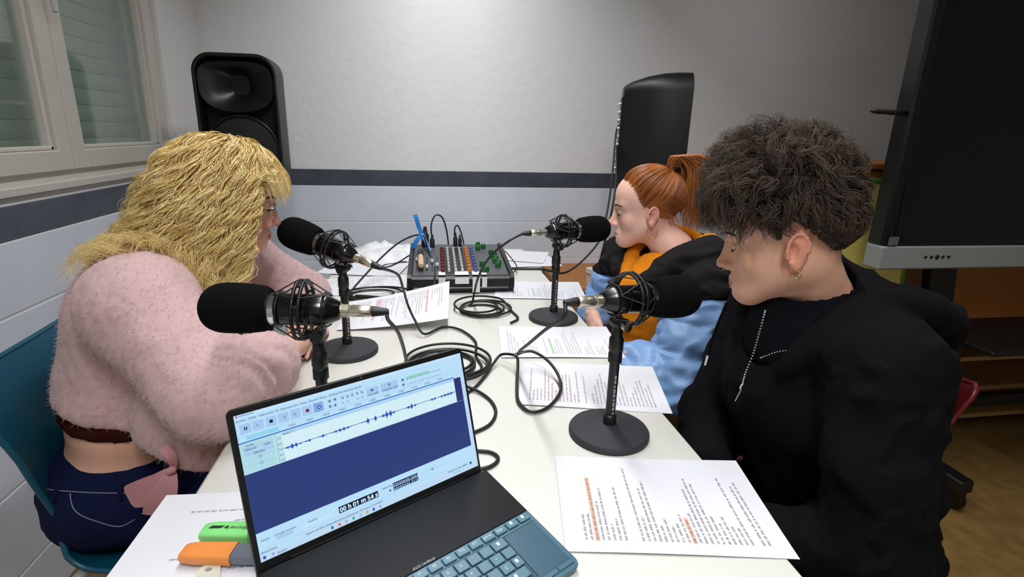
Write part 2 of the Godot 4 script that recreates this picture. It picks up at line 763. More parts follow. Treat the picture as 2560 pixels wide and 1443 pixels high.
func ring(w: float, h: float, r: float, z: float, cx := 0.0, cy := 0.0, n := 5) -> Array:
	var out := []
	for p in rrect(w, h, r, n):
		out.append(Vector3(p.x + cx, p.y + cy, z))
	return out

func build_room():
	var g := G.new()
	bx(g, V(-1.25, -0.1, -3.2), V(3.6, 0, 2.4), 0)
	struct(g, "floor", M.floor)
	g = G.new()
	bx(g, V(-1.25, 2.9, -3.2), V(3.6, 3.0, 2.4), 0)
	struct(g, "ceiling", smat(Color(0.62, 0.62, 0.61), 0.9))
	g = G.new()
	bx(g, V(-1.25, 0, -3.2), V(3.6, 2.9, -3.0), 0)
	var wb = struct(g, "wall_back", M.plaster)
	g = G.new()
	bx(g, V(3.4, 0, -3.0), V(3.6, 2.9, 2.2), 0)
	struct(g, "wall_right", M.plaster)
	g = G.new()
	bx(g, V(-1.25, 0, 2.2), V(3.6, 2.9, 2.4), 0)
	struct(g, "wall_front", M.plaster)
	# left wall with the window opening
	var z0 := -2.56
	var z1 := -0.62
	var y0 := 1.088
	var y1 := 2.35
	g = G.new()
	bx(g, V(-1.25, 0, -3.0), V(-1.03, y0, 2.2), 0)
	bx(g, V(-1.25, y1, -3.0), V(-1.03, 2.9, 2.2), 0)
	bx(g, V(-1.25, y0, -3.0), V(-1.03, y1, z0), 0)
	bx(g, V(-1.25, y0, z1), V(-1.03, y1, 2.2), 0)
	var wl = struct(g, "wall_left", M.plaster)
	g = G.new()
	bx(g, V(-1.03, 0, -3.0), V(3.4, 0.966, -2.9915), 0)
	part(g, "grout", M.grout, wb)
	g = G.new()
	bx(g, V(-1.03, 0, -2.99), V(-1.0215, 0.966, 2.2), 0)
	part(g, "grout", M.grout, wl)
	# long glazed panels below the dark band, laid in rows with recessed joints
	for r in [[0.964, 0.774], [0.770, 0.560], [0.556, 0.352], [0.348, 0.152], [0.148, 0.0]]:
		g = G.new()
		bx(g, V(-1.02, r[1], -3.0), V(3.4, r[0], -2.990), 0.0025)
		part(g, "panel", M.tile, wb)
	g = G.new()
	bx(g, V(-1.02, 0.9675, -3.0), V(3.4, 1.049, -2.988), 0.0025)
	part(g, "band", M.band, wb)
	for r in [[0.964, 0.786], [0.782, 0.641], [0.578, 0.369], [0.365, 0.152], [0.148, 0.0]]:
		g = G.new()
		bx(g, V(-1.03, r[1], -2.99), V(-1.020, r[0], 2.2), 0.0025)
		part(g, "panel", M.tile, wl)
	for r in [[1.049, 0.9675], [0.637, 0.582]]:
		g = G.new()
		bx(g, V(-1.03, r[1], -2.988), V(-1.018, r[0], 2.2), 0.0025)
		part(g, "band", M.band, wl)
	# the window: outer frame, two casements with panes, the blind outside
	var w = struct_node("window_1")
	g = G.new()
	var xi := -1.045
	bx(g, V(-1.13, y0, z0), V(xi, y1, z0 + 0.06), 0.004)
	bx(g, V(-1.13, y0, z1 - 0.06), V(xi, y1, z1), 0.004)
	bx(g, V(-1.13, y0, z0), V(xi, y0 + 0.035, z1), 0.004)
	bx(g, V(-1.13, y1 - 0.05, z0), V(xi, y1, z1), 0.004)
	part(g, "window_frame", M.white_paint, w)
	g = G.new()
	bx(g, V(-1.05, y0 - 0.020, z0 - 0.03), V(-1.018, y0 + 0.004, z1 + 0.03), 0.003)
	part(g, "window_sill", M.white_paint, w)
	var pane := StandardMaterial3D.new()
	pane.albedo_color = Color(0.85, 0.92, 0.88, 0.12)
	pane.transparency = BaseMaterial3D.TRANSPARENCY_ALPHA
	pane.roughness = 0.03
	for s in [[z0 + 0.045, -1.862], [-1.858, -1.12]]:
		g = G.new()
		var a: float = s[0]
		var b: float = s[1]
		var f := 0.062
		for q in [[V(-1.085, y0 + 0.03, a), V(-1.032, y1 - 0.045, a + f)], [V(-1.085, y0 + 0.03, b - f), V(-1.032, y1 - 0.045, b)],
				[V(-1.085, y0 + 0.03, a + f), V(-1.032, y0 + 0.03 + 0.058, b - f)], [V(-1.085, y1 - 0.045 - f, a + f), V(-1.032, y1 - 0.045, b - f)]]:
			bx(g, q[0], q[1], 0.003)
		# glazing beads
		var ya := y0 + 0.088
		var yb := y1 - 0.107
		for q in [[V(-1.072, ya, a + f), V(-1.045, yb, a + f + 0.014)], [V(-1.072, ya, b - f - 0.014), V(-1.045, yb, b - f)], [V(-1.072, ya, a + f), V(-1.045, ya + 0.012, b - f)]]:
			bx(g, q[0], q[1], 0.003)
		var sash = part(g, "casement", M.white_paint, w)
		g = G.new()
		bx(g, V(-1.068, ya, a + f), V(-1.063, yb, b - f), 0)
		part(g, "pane", pane, sash)
	g = G.new()
	bx(g, V(-1.032, 1.62, -1.872), V(-1.024, 1.70, -1.845), 0.003)
	bx(g, V(-1.024, 1.655, -1.866), V(-1.004, 1.672, -1.851), 0.003)
	bx(g, V(-1.014, 1.55, -1.866), V(-1.002, 1.672, -1.851), 0.004)
	part(g, "window_handle", M.steel_white, w)
	var blind := thing("roller_shutter", "pale green slatted shutter outside the window", "shutter", V(-1.16, 1.09, -1.59))
	var slat := G.new()
	slat.prism(Transform3D(), PackedVector2Array([V2(-0.006, -0.026), V2(0.006, -0.026), V2(0.010, -0.012), V2(0.011, 0.0), V2(0.008, 0.014), V2(0.002, 0.026), V2(-0.006, 0.026)]), 1.90)
	var sm := slat.done()
	var green := smat(Color(0.42, 0.55, 0.42), 0.5)
	for k in 22:
		var p = part(sm, "slat", green, blind)
		p.position = V(0, 0.03 + k * 0.0555, 0)

func V2(x, y) -> Vector2:
	return Vector2(x, y)

# ---------------------------------------------------------------- furniture behind
func build_furniture():
	var g := G.new()
	# low cabinet by the back wall, behind the far end of the table
	var t = thing("low_cabinet", "low orange wooden cabinet against the back wall", "cabinet", V(1.12, 0, -2.74))
	bx(g, V(-0.42, 0.06, -0.25), V(0.42, 0.50, 0.25), 0.003)
	part(g, "body", M.wood, t)
	g = G.new()
	bx(g, V(-0.435, 0.50, -0.26), V(0.435, 0.525, 0.265), 0.004)
	part(g, "top", M.wood, t)
	for s in [-1, 1]:
		g = G.new()
		bx(g, V(0.21 * s - 0.2, 0.09, 0.25), V(0.21 * s + 0.2, 0.48, 0.266), 0.003)
		var d = part(g, "door", M.wood, t)
		g = G.new()
		g.lathe(along(V(0.05 * s, 0.40, 0.266), V(0, 0, 1)), [V2(0, 0.022), V2(0.011, 0.018), V2(0.008, 0.004), V2(0.006, 0)], 14)
		part(g, "knob", M.steel_white, d)
	g = G.new()
	bx(g, V(-0.40, 0, -0.23), V(0.40, 0.06, 0.22), 0.003)
	part(g, "plinth", M.black_plastic, t)
	# a white box file on it
	t = thing("document_box", "white cardboard box standing on the low wooden cabinet", "box", V(0.93, 0.525, -2.52), 0.25)
	g = G.new()
	bx(g, V(-0.10, 0, -0.05), V(0.10, 0.075, 0.05), 0.002)
	part(g, "carton", smat(Color(0.84, 0.80, 0.74), 0.8), t)
	g = G.new()
	bx(g, V(-0.105, 0.060, -0.055), V(0.105, 0.088, 0.055), 0.002)
	part(g, "lid", smat(Color(0.88, 0.86, 0.82), 0.8), t)
	# the tall open shelf unit behind the display
	t = thing("shelf_unit", "orange wooden shelf unit with open lower shelves behind the display", "shelf", V(2.42, 0, -2.05))
	var W := 0.86
	g = G.new()
	bx(g, V(-W, 0, -0.2), V(-W + 0.022, 1.16, 0.2), 0.002)
	part(g, "side_panel", M.wood, t)
	g = G.new()
	bx(g, V(W - 0.022, 0, -0.2), V(W, 1.16, 0.2), 0.002)
	part(g, "side_panel", M.wood, t)
	g = G.new()
	bx(g, V(-W - 0.01, 1.16, -0.21), V(W + 0.01, 1.182, 0.215), 0.003)
	part(g, "top", M.wood, t)
	g = G.new()
	bx(g, V(-W + 0.022, 0.02, -0.2), V(W - 0.022, 1.16, -0.19), 0.001)
	part(g, "back_panel", M.wood, t)
	for y in [0.035, 0.175, 0.325]:
		g = G.new()
		bx(g, V(-W + 0.022, y, -0.19), V(W - 0.022, y + 0.02, 0.19), 0.002)
		part(g, "shelf", M.pale_wood, t)
	for k in 3:
		var x0: float = -W + 0.024 + k * 0.557
		g = G.new()
		bx(g, V(x0, 0.52, 0.185), V(x0 + 0.553, 1.155, 0.203), 0.003)
		var d = part(g, "door", M.wood, t)
		g = G.new()
		g.lathe(along(V(x0 + (0.51 if k != 1 else 0.04), 0.85, 0.203), V(0, 0, 1)), [V2(0, 0.022), V2(0.011, 0.018), V2(0.008, 0.004), V2(0.006, 0)], 14)
		part(g, "knob", M.wood, d)
	# yellow board in a green frame leaning on the shelf unit
	t = thing("framed_board", "yellow board in a green frame leaning on the wooden shelf unit", "board", V(1.63, 0.56, -1.74))
	t.rotation = Vector3(-0.10, -0.12, 0)
	g = G.new()
	bx(g, V(-0.19, 0.0, -0.006), V(0.19, 0.56, 0.006), 0.001)
	part(g, "board_sheet", smat(Color(0.87, 0.82, 0.45), 0.6), t)
	g = G.new()
	for q in [[V(-0.205, -0.012, -0.011), V(0.205, 0.006, 0.011)], [V(-0.205, 0.555, -0.011), V(0.205, 0.573, 0.011)], [V(-0.205, 0, -0.011), V(-0.188, 0.56, 0.011)], [V(0.188, 0, -0.011), V(0.205, 0.56, 0.011)]]:
		bx(g, q[0], q[1], 0.003)
	part(g, "frame", smat(Color(0.33, 0.55, 0.16), 0.5), t)
	g = G.new()
	bx(g, V(0.02, 0.03, 0.006), V(0.10, 0.055, 0.009), 0.001)
	part(g, "sticker", smat(Color(0.85, 0.60, 0.15), 0.6), t)
	# a low crate carries the board
	t = thing("wooden_stool", "plain wooden stool carrying the yellow framed board", "stool", V(1.62, 0, -1.70))
	g = G.new()
	bx(g, V(-0.21, 0.52, -0.09), V(0.21, 0.545, 0.09), 0.004)
	part(g, "seat", M.wood, t)
	for s in [[-1, -1], [1, -1], [-1, 1], [1, 1]]:
		g = G.new()
		g.box(Transform3D(Basis(), V(0.18 * s[0], 0.26, 0.065 * s[1])), V(0.032, 0.52, 0.032), 0.003)
		part(g, "leg", M.wood, t)
	# the interactive display on its trolley
	t = thing("display_trolley", "black trolley stand under the large display", "stand", V(2.42, 0, -1.70))
	g = G.new()
	for s in [-1, 1]:
		g = G.new()
		g.box(Transform3D(Basis(Vector3(0, 0, 1), 0.16 * s), V(-0.44 * s, 0.62, 0.0)), V(0.11, 1.2, 0.05), 0.006)
		part(g, "post", M.black_plastic, t)
		g = G.new()
		g.box(Transform3D(Basis(), V(-0.55 * s, 0.10, 0.12)), V(0.06, 0.05, 0.50), 0.006)
		part(g, "foot", M.black_plastic, t)
		for e in [-1, 1]:
			g = G.new()
			var c := V(-0.55 * s, 0.037, 0.12 + 0.22 * e)
			g.lathe(along(c - V(0.012, 0, 0), V(1, 0, 0)), [V2(0, 0), V2(0.034, 0), V2(0.037, 0.004), V2(0.037, 0.020), V2(0.034, 0.024), V2(0, 0.024)], 18)
			g.box(Transform3D(Basis(), c + V(0, 0.035, 0)), V(0.034, 0.03, 0.05), 0.004)
			part(g, "caster", M.black_gloss, t)
	g = G.new()
	bx(g, V(-0.46, 0.545, -0.08), V(0.46, 0.565, 0.26), 0.005)
	part(g, "tray", M.black_plastic, t)
	g = G.new()
	bx(g, V(-0.52, 0.20, -0.02), V(0.52, 0.25, 0.02), 0.005)
	part(g, "crossbar", M.black_plastic, t)
	single(leaflet(0.10, 0.07), "folded_card", smat(Color(0.72, 0.80, 0.82), 0.8), "pale folded card lying on the trolley tray", "card", V(2.36, 0.566, -1.52), 0.5)
	t = thing("interactive_display", "large black interactive display with a pale grey lower bezel", "screen", V(2.42, 0.828, -1.60))
	g = G.new()
	bx(g, V(-0.845, 0.085, -0.07), V(0.845, 1.06, -0.0), 0.008)
	part(g, "housing", M.black_satin, t)
	g = G.new()
	bx(g, V(-0.805, 0.092, -0.004), V(0.805, 1.02, 0.002), 0.001)
	part(g, "screen", M.display_black, t)
	g = G.new()
	bx(g, V(-0.845, 0.0, -0.07), V(0.845, 0.085, 0.003), 0.006)
	var bz = part(g, "lower_bezel", M.display_grey, t)
	bz.set_meta("label", "pale grey lower bezel with small buttons")
	for k in 5:
		g = G.new()
		var r := 0.006 if k != 2 else 0.009
		g.lathe(along(V(-0.66 + k * 0.024, 0.045, 0.003), V(0, 0, 1)), [V2(0, 0.003), V2(r * 0.8, 0.003), V2(r, 0.001), V2(r, 0)], 12)
		part(g, "button", M.black_satin, bz)
	g = G.new()
	bx(g, V(-0.825, 0.088, 0.002), V(-0.785, 0.118, 0.004), 0.001)
	part(g, "sticker", smat(Color(0.4, 0.42, 0.42), 0.6), t)
	g = G.new()
	bx(g, V(-0.885, 0.52, -0.05), V(-0.845, 0.535, -0.02), 0.003)
	part(g, "pen_holder", M.black_satin, t)
	t = thing("stylus_pen", "dark stylus pen sticking out from the left edge of the display", "pen", V(1.60, 1.355, -1.635))
	g = G.new()
	g.lathe(along(V(0.0, 0, 0), V(-1, 0.02, 0)), [V2(0, 0), V2(0.008, 0.002), V2(0.008, 0.12), V2(0.006, 0.138), V2(0.002, 0.146), V2(0, 0.147)], 12)
	part(g, "barrel", smat(Color(0.16, 0.08, 0.07), 0.4), t)

func leaflet(w: float, d: float) -> G:
	var g := G.new()
	g.prism(Transform3D(), PackedVector2Array([V2(-w / 2, 0), V2(0, 0.035), V2(w / 2, 0), V2(w / 2 - 0.002, 0), V2(0, 0.032), V2(-w / 2 + 0.002, 0)]), d)
	return g

# ---------------------------------------------------------------- loudspeakers
func make_speaker(label: String, at: Vector3, turn: float) -> Node3D:
	var t = thing("loudspeaker", label, "speaker", at, turn, "pair of loudspeakers")
	var w := 0.385
	var h := 0.64
	t.scale = Vector3.ONE * 0.80
	var g := G.new()
	# shell: rounded front outline drawn back to a narrower rear
	var secs := []
	for s in [[0.0, 0.975, 0.975, 0.085], [0.012, 1.0, 1.0, 0.09], [-0.05, 1.0, 1.0, 0.09], [-0.12, 0.985, 0.985, 0.085], [-0.20, 0.85, 0.94, 0.075], [-0.28, 0.62, 0.86, 0.05], [-0.315, 0.52, 0.80, 0.04], [-0.32, 0.50, 0.78, 0.035]]:
		secs.append(ring(w * s[1], h * s[2], s[3], s[0], 0, h / 2, 7))
	secs.remove_at(0)
	loft(g, Transform3D(), secs, false, true)
	part(g, "shell", M.black_plastic, t)
	g = G.new()
	# front rim, turned inward to the cavity
	loft(g, Transform3D(), [ring(w * 0.90, h * 0.93, 0.075, -0.06, 0, h / 2, 7), ring(w * 0.92, h * 0.945, 0.078, 0.010, 0, h / 2, 7), ring(w * 0.955, h * 0.97, 0.085, 0.016, 0, h / 2, 7), ring(w * 1.0, h * 1.0, 0.09, 0.012, 0, h / 2, 7)], false, false)
	part(g, "rim", M.black_plastic, t)
	g = G.new()
	loft(g, Transform3D(), [ring(w * 0.90, h * 0.93, 0.075, -0.061, 0, h / 2, 7), ring(w * 0.90, h * 0.93, 0.075, -0.06, 0, h / 2, 7)], true, true)
	part(g, "baffle", M.grille, t)
	# horn: a wide bell with a bowed lower lip
	g = G.new()
	var rows := []
	for k in 9:
		var q := k / 8.0
		var rr := []
		var ww: float = lerpf(0.172, 0.022, pow(q, 0.55))
		var hh: float = lerpf(0.098, 0.030, pow(q, 0.8))
		for j in 40:
			var a := TAU * j / 40
			var ca := signf(cos(a)) * pow(absf(cos(a)), 0.55)
			var sa := signf(sin(a)) * pow(absf(sin(a)), 0.55)
			var y := sa * hh
			if sa < 0:
				y -= (1.0 - q) * 0.035 * (1.0 - ca * ca)
			rr.append(V(ca * ww, h - 0.135 + y, 0.006 - q * 0.085))
		rows.append(rr)
	rows.reverse()
	loft(g, Transform3D(), rows, true, false)
	var horn = part(g, "horn", M.black_satin, t)
	horn.set_meta("label", "flared black horn")
	# woofer grille
	g = G.new()
	var pr := []
	for k in 12:
		var a := PI / 2 * k / 11.0
		pr.append(V2(0.168 * sin(a), 0.0 + 0.03 * cos(a)))
	pr.append(V2(0.168, -0.03))
	g.lathe(along(V(0, 0.185, -0.02), V(0, 0, 1)), pr, 48)
	part(g, "woofer_grille", M.grille, t)
	g = G.new()
	var cp := []
	for k in 48:
		var a := TAU * k / 48
		cp.append(V(0.172 * cos(a), 0.185 + 0.172 * sin(a), -0.010))
	g.tube(cp, 0.006, 8, true)
	part(g, "woofer_ring", M.black_satin, t)
	# rear plate with sockets, side handles
	g = G.new()
	bx(g, V(-0.085, 0.12, -0.328), V(0.085, 0.52, -0.319), 0.003)
	var plate = part(g, "rear_plate", M.black_satin, t)
	for k in 9:
		for s in [-0.045, 0.03]:
			g = G.new()
			g.lathe(along(V(s, 0.15 + k * 0.042, -0.328), V(0, 0, -1)), [V2(0, 0.012), V2(0.008, 0.012), V2(0.010, 0.004), V2(0.010, 0)], 12)
			part(g, "socket", M.steel_white if (k + int(s * 100)) % 3 == 0 else M.chrome, plate)
	for s in [-1, 1]:
		g = G.new()
		var hr := []
		for q in [[0.075, 0.022, 0.0], [0.066, 0.016, 0.004], [0.060, 0.013, -0.010], [0.05, 0.008, -0.02]]:
			hr.append(ring(q[0], q[1] * 2, q[1] * 0.95, q[2], 0, 0, 6))
		loft(g, Transform3D(Basis(Vector3.UP, s * (PI / 2 + 0.28)), V(0.170 * s, 0.33, -0.17)), hr, false, true)
		part(g, "handle", M.black_gloss, t)
	return t

func speaker_stand(at: Vector3, h: float, label: String):
	var t = thing("speaker_stand", label, "stand", at, 0.0, "speaker stands")
	var g := G.new()
	g.tube([V(0, 0.12, 0), V(0, h, 0)], 0.0175, 16)
	part(g, "pole", M.black_satin, t)
	g = G.new()
	g.lathe(Transform3D(Basis(), V(0, 0.5, 0)), [V2(0.0175, 0), V2(0.03, 0.005), V2(0.03, 0.06), V2(0.0175, 0.065)], 16)
	part(g, "collar", M.black_plastic, t)
	for k in 3:
		var a := TAU * k / 3 + PI / 2
		g = G.new()
		g.tube([V(0.02 * cos(a), 0.52, 0.02 * sin(a)), V(0.27 * cos(a), 0.012, 0.27 * sin(a))], 0.011, 10)
		part(g, "leg", M.black_satin, t)

func build_speakers():
	speaker_stand(V(-0.695, 0, -2.44), 1.01, "tripod stand under the left loudspeaker")
	make_speaker("black loudspeaker with horn facing the room, behind the blonde person", V(-0.70, 1.01, -2.36), -0.05)
	speaker_stand(V(1.03, 0, -2.27), 1.00, "tripod stand under the right loudspeaker")
	var s = make_speaker("black loudspeaker turned sideways behind the red-haired person", V(1.11, 1.00, -2.27), 0)
	var f := V(0.955, 0, 0.297)
	s.basis = Basis(V(f.z, 0, -f.x), Vector3.UP, f) * Basis().scaled(Vector3.ONE * 0.80)
	# leads hanging down its side and to the table
	var g := G.new()
	g.tube(curve([V(0.868, 1.30, -2.38), V(0.83, 1.26, -2.30), V(0.80, 1.10, -2.22), V(0.76, 0.95, -2.14), V(0.70, 0.84, -2.05), V(0.56, 0.74, -1.98), V(0.45, 0.755, -1.97), V(0.33, 0.757, -1.98), V(0.285, 0.78, -1.98)], 8), 0.0042, 8)
	single(g, "speaker_lead", M.cable, "upper thin black lead hanging from the sideways loudspeaker to the mixer", "cable", Vector3.ZERO, 0, "leads of the sideways loudspeaker")
	g = G.new()
	g.tube(curve([V(0.875, 1.215, -2.385), V(0.84, 1.20, -2.30), V(0.81, 1.08, -2.20), V(0.775, 0.94, -2.13), V(0.72, 0.60, -2.12), V(0.72, 0.12, -2.15), V(0.72, 0.008, -2.2), V(0.70, 0.006, -2.5), V(0.69, 0.006, -2.7)], 8), 0.0042, 8)
	single(g, "speaker_lead", M.cable, "lower thin black lead hanging from the sideways loudspeaker to the floor", "cable", Vector3.ZERO, 0, "leads of the sideways loudspeaker")

# ---------------------------------------------------------------- the table
const TY := 0.75

func build_table():
	var t = thing("long_table", "long white table with rounded edge in the middle of the room", "table", V(0.06, 0, -1.30))
	var g := G.new()
	g.box(Transform3D(Basis(), V(0, TY - 0.0125, 0)), V(0.785, 0.025, 2.14), 0.006)
	part(g, "tabletop", M.table, t)
	g = G.new()
	for s in [-1, 1]:
		g.box(Transform3D(Basis(), V(0.30 * s, TY - 0.05, 0)), V(0.025, 0.05, 1.96), 0.003)
		g.box(Transform3D(Basis(), V(0, TY - 0.05, 0.97 * s)), V(0.60, 0.05, 0.025), 0.003)
	part(g, "apron", smat(Color(0.78, 0.42, 0.10), 0.45), t)
	for s in [[-1, -1], [1, -1], [-1, 1], [1, 1]]:
		g = G.new()
		g.tube([V(0.33 * s[0], 0.0, 0.99 * s[1]), V(0.33 * s[0], TY - 0.03, 0.99 * s[1])], 0.02, 16)
		part(g, "leg", smat(Color(0.78, 0.42, 0.10), 0.45), t)

# ---------------------------------------------------------------- microphones
func hoop(g: G, x: Transform3D, r: float, y: float, th: float, n := 36, sides := 7):
	var p := []
	for k in n:
		var a := TAU * k / n
		p.append(x * V(r * cos(a), y, r * sin(a)))
	g.tube(p, th, sides, true)

func microphone(base: Vector2, axis_y: float, d: Vector3, label: String, stand_label: String) -> Vector3:
	d = d.normalized()
	# table stand
	var t = thing("microphone_stand", stand_label, "stand", V(base.x, TY, base.y), 0, "microphone table stands")
	var g := G.new()
	g.lathe(Transform3D(), [V2(0, 0), V2(0.069, 0), V2(0.0705, 0.002), V2(0.0705, 0.009), V2(0.068, 0.0125), V2(0.045, 0.0165), V2(0.020, 0.0205), V2(0.013, 0.0225), V2(0.0, 0.0225)], 56)
	part(g, "base", M.cast_base, t)
	g = G.new()
	var top := axis_y - TY - 0.036
	g.tube([V(0, 0.018, 0), V(0, 0.15, 0)], 0.0088, 18)
	g.lathe(Transform3D(Basis(), V(0, 0.02, 0)), [V2(0.0088, 0.02), V2(0.0115, 0.018), V2(0.0115, 0), V2(0.0088, 0)], 18)
	part(g, "lower_pole", M.black_satin, t)
	g = G.new()
	g.lathe(Transform3D(), [V2(0.0088, 0.138), V2(0.0118, 0.140), V2(0.0118, 0.156), V2(0.0105, 0.158), V2(0.0122, 0.162), V2(0.0122, 0.182), V2(0.0095, 0.186), V2(0.0085, top - 0.012), V2(0.0085, top), V2(0, top)], 20)
	part(g, "clutch", M.black_plastic, t)
	g = G.new()
	var side := V(-d.z, 0, d.x).normalized()
	g.lathe(along(V(0, top - 0.004, 0) - side * 0.013, side), [V2(0, 0), V2(0.009, 0), V2(0.010, 0.002), V2(0.010, 0.024), V2(0.009, 0.026), V2(0, 0.026)], 16)
	part(g, "swivel", M.black_plastic, t)
	g = G.new()
	g.lathe(along(V(0, top - 0.004, 0) + side * 0.013, side), [V2(0, 0), V2(0.004, 0), V2(0.004, 0.006), V2(0.008, 0.007), V2(0.008, 0.015), V2(0, 0.016)], 12)
	part(g, "screw", M.chrome, t)
	# white print down the pole
	g = G.new()
	var toc := (V(0, 0, 0) - V(base.x, 0, base.y)).normalized().rotated(Vector3.UP, 0.5)
	for k in 9:
		g.box(Transform3D(Basis(V(toc.z, 0, -toc.x), Vector3.UP, toc), V(0, 0.045 + k * 0.0085, 0) + toc * 0.0087), V(0.0032, 0.0035 + 0.002 * (k % 3), 0.0006), 0.0001)
	part(g, "print", smat(Color(0.62, 0.62, 0.62), 0.6), t)
	# spider shock mount
	var c := V(base.x, axis_y, base.y)
	var x := along(c, d)
	g = G.new()
	for y in [0.0135, 0.0225]:
		hoop(g, x, 0.0435, y, 0.0028)
	for k in 8:
		var a := TAU * k / 8 + 0.39
		g.tube([x * V(0.0435 * cos(a), 0.0135, 0.0435 * sin(a)), x * V(0.0435 * cos(a), 0.0225, 0.0435 * sin(a))], 0.0022, 6)
	g.tube([c + V(0, -0.036, 0), c + V(0, -0.036, 0) + d * 0.018 + V(0, -0.005, 0)], 0.006, 10)
	var mount = thing("shock_mount", "black spider shock mount on the " + stand_label.trim_prefix("black round "), "mount", c, 0, "spider shock mounts")
	mount.position = Vector3.ZERO
	part(g, "outer_hoop", M.black_satin, mount)
	g = G.new()
	for y in [-0.014, 0.050]:
		hoop(g, x, 0.0262, y, 0.0017)
		for k in 4:
			var a := TAU * k / 4 + 0.5
			g.tube([x * V(0.026 * cos(a), y, 0.026 * sin(a)), x * V(0.032 * cos(a), y + signf(y - 0.018) * 0.004, 0.032 * sin(a))], 0.0016, 5)
	part(g, "inner_rings", M.black_satin, mount)
	for e in [[-0.018, 0.0135], [0.054, 0.0225]]:
		for k in 4:
			var a := TAU * k / 4 + 0.5
			for s in [-1, 1]:
				var b: float = a + s * 0.40
				g = G.new()
				g.tube([x * V(0.0315 * cos(a), e[0], 0.0315 * sin(a)), x * V(0.0465 * cos(b), e[1] + (0.018 - e[1]) * 0.2, 0.0465 * sin(b))], 0.0011, 5)
				part(g, "elastic_cord", M.cable, mount)
	# the microphone
	var mic = thing("microphone", label, "microphone", Vector3.ZERO, 0, "condenser microphones with foam covers")
	g = G.new()
	var fo := []
	for k in 30:
		var q := k / 29.0
		var yy := 0.064 + 0.098 * q
		var rr := 0.0372
		if q > 0.55:
			var w := (q - 0.55) / 0.45
			rr = 0.0372 * pow(maxf(1.0 - pow(w, 2.6), 0.0), 0.42)
		elif q < 0.5:
			rr = lerpf(0.0325, 0.0372, sin(q / 0.5 * PI / 2))
		if q < 0.06:
			rr -= 0.003 * (1.0 - q / 0.06)
		fo.append(V2(rr, yy))
	fo.push_front(V2(0.022, 0.0655))
	g.lathe(x, fo, 40)
	part(g, "foam_cover", M.foam, mic)
	g = G.new()
	g.lathe(x, [V2(0, -0.0365), V2(0.012, -0.0365), V2(0.0145, -0.034), V2(0.021, -0.020), V2(0.0235, -0.016), V2(0.0235, 0.004), V2(0.0225, 0.005), V2(0.0225, 0.007), V2(0.0235, 0.008), V2(0.0235, 0.054)], 32)
	part(g, "body", M.black_gloss, mic)
	g = G.new()
	g.lathe(x, [V2(0.0235, 0.054), V2(0.0242, 0.0545), V2(0.0242, 0.068), V2(0.020, 0.069)], 32)
	part(g, "collar", M.chrome, mic)
	g = G.new()
	g.lathe(x, [V2(0, -0.081), V2(0.0078, -0.081), V2(0.0092, -0.079), V2(0.0092, -0.053), V2(0.0085, -0.052), V2(0.0085, -0.049), V2(0.0098, -0.048), V2(0.0098, -0.038), V2(0.0098, -0.030), V2(0, -0.030)], 24)
	var xl = part(g, "plug", M.nickel, mic)
	xl.set_meta("label", "pale nickel plug")
	g = G.new()
	g.lathe(x, [V2(0, -0.106), V2(0.0042, -0.106), V2(0.0055, -0.102), V2(0.0075, -0.088), V2(0.0082, -0.083), V2(0.0078, -0.0805), V2(0, -0.0805)], 16)
	part(g, "strain_relief", M.cable, mic)
	return x * V(0, -0.104, 0)

var plug := {}

func build_microphones():
	plug.nr = microphone(V2(0.319, -0.803), 1.000, V(0.285, -0.016, -0.075), "foam-covered microphone nearest the person in the black hoodie", "black round table stand nearest the person in the black hoodie")
	plug.fr = microphone(V2(0.365, -1.413), 1.003, V(0.26, 0.004, -0.06), "foam-covered microphone in front of the red-haired person's face", "black round table stand in front of the red-haired person")
	plug.fl = microphone(V2(-0.180, -1.225), 0.992, V(-0.205, 0.062, -0.105), "tilted foam-covered microphone right by the blonde person's mouth", "black round table stand beside the blonde person's hands")
	plug.nl = microphone(V2(-0.158, -0.790), 1.000, V(-0.262, 0.008, -0.020), "largest foam-covered microphone in front of the pink cardigan", "black round table stand behind the laptop screen")

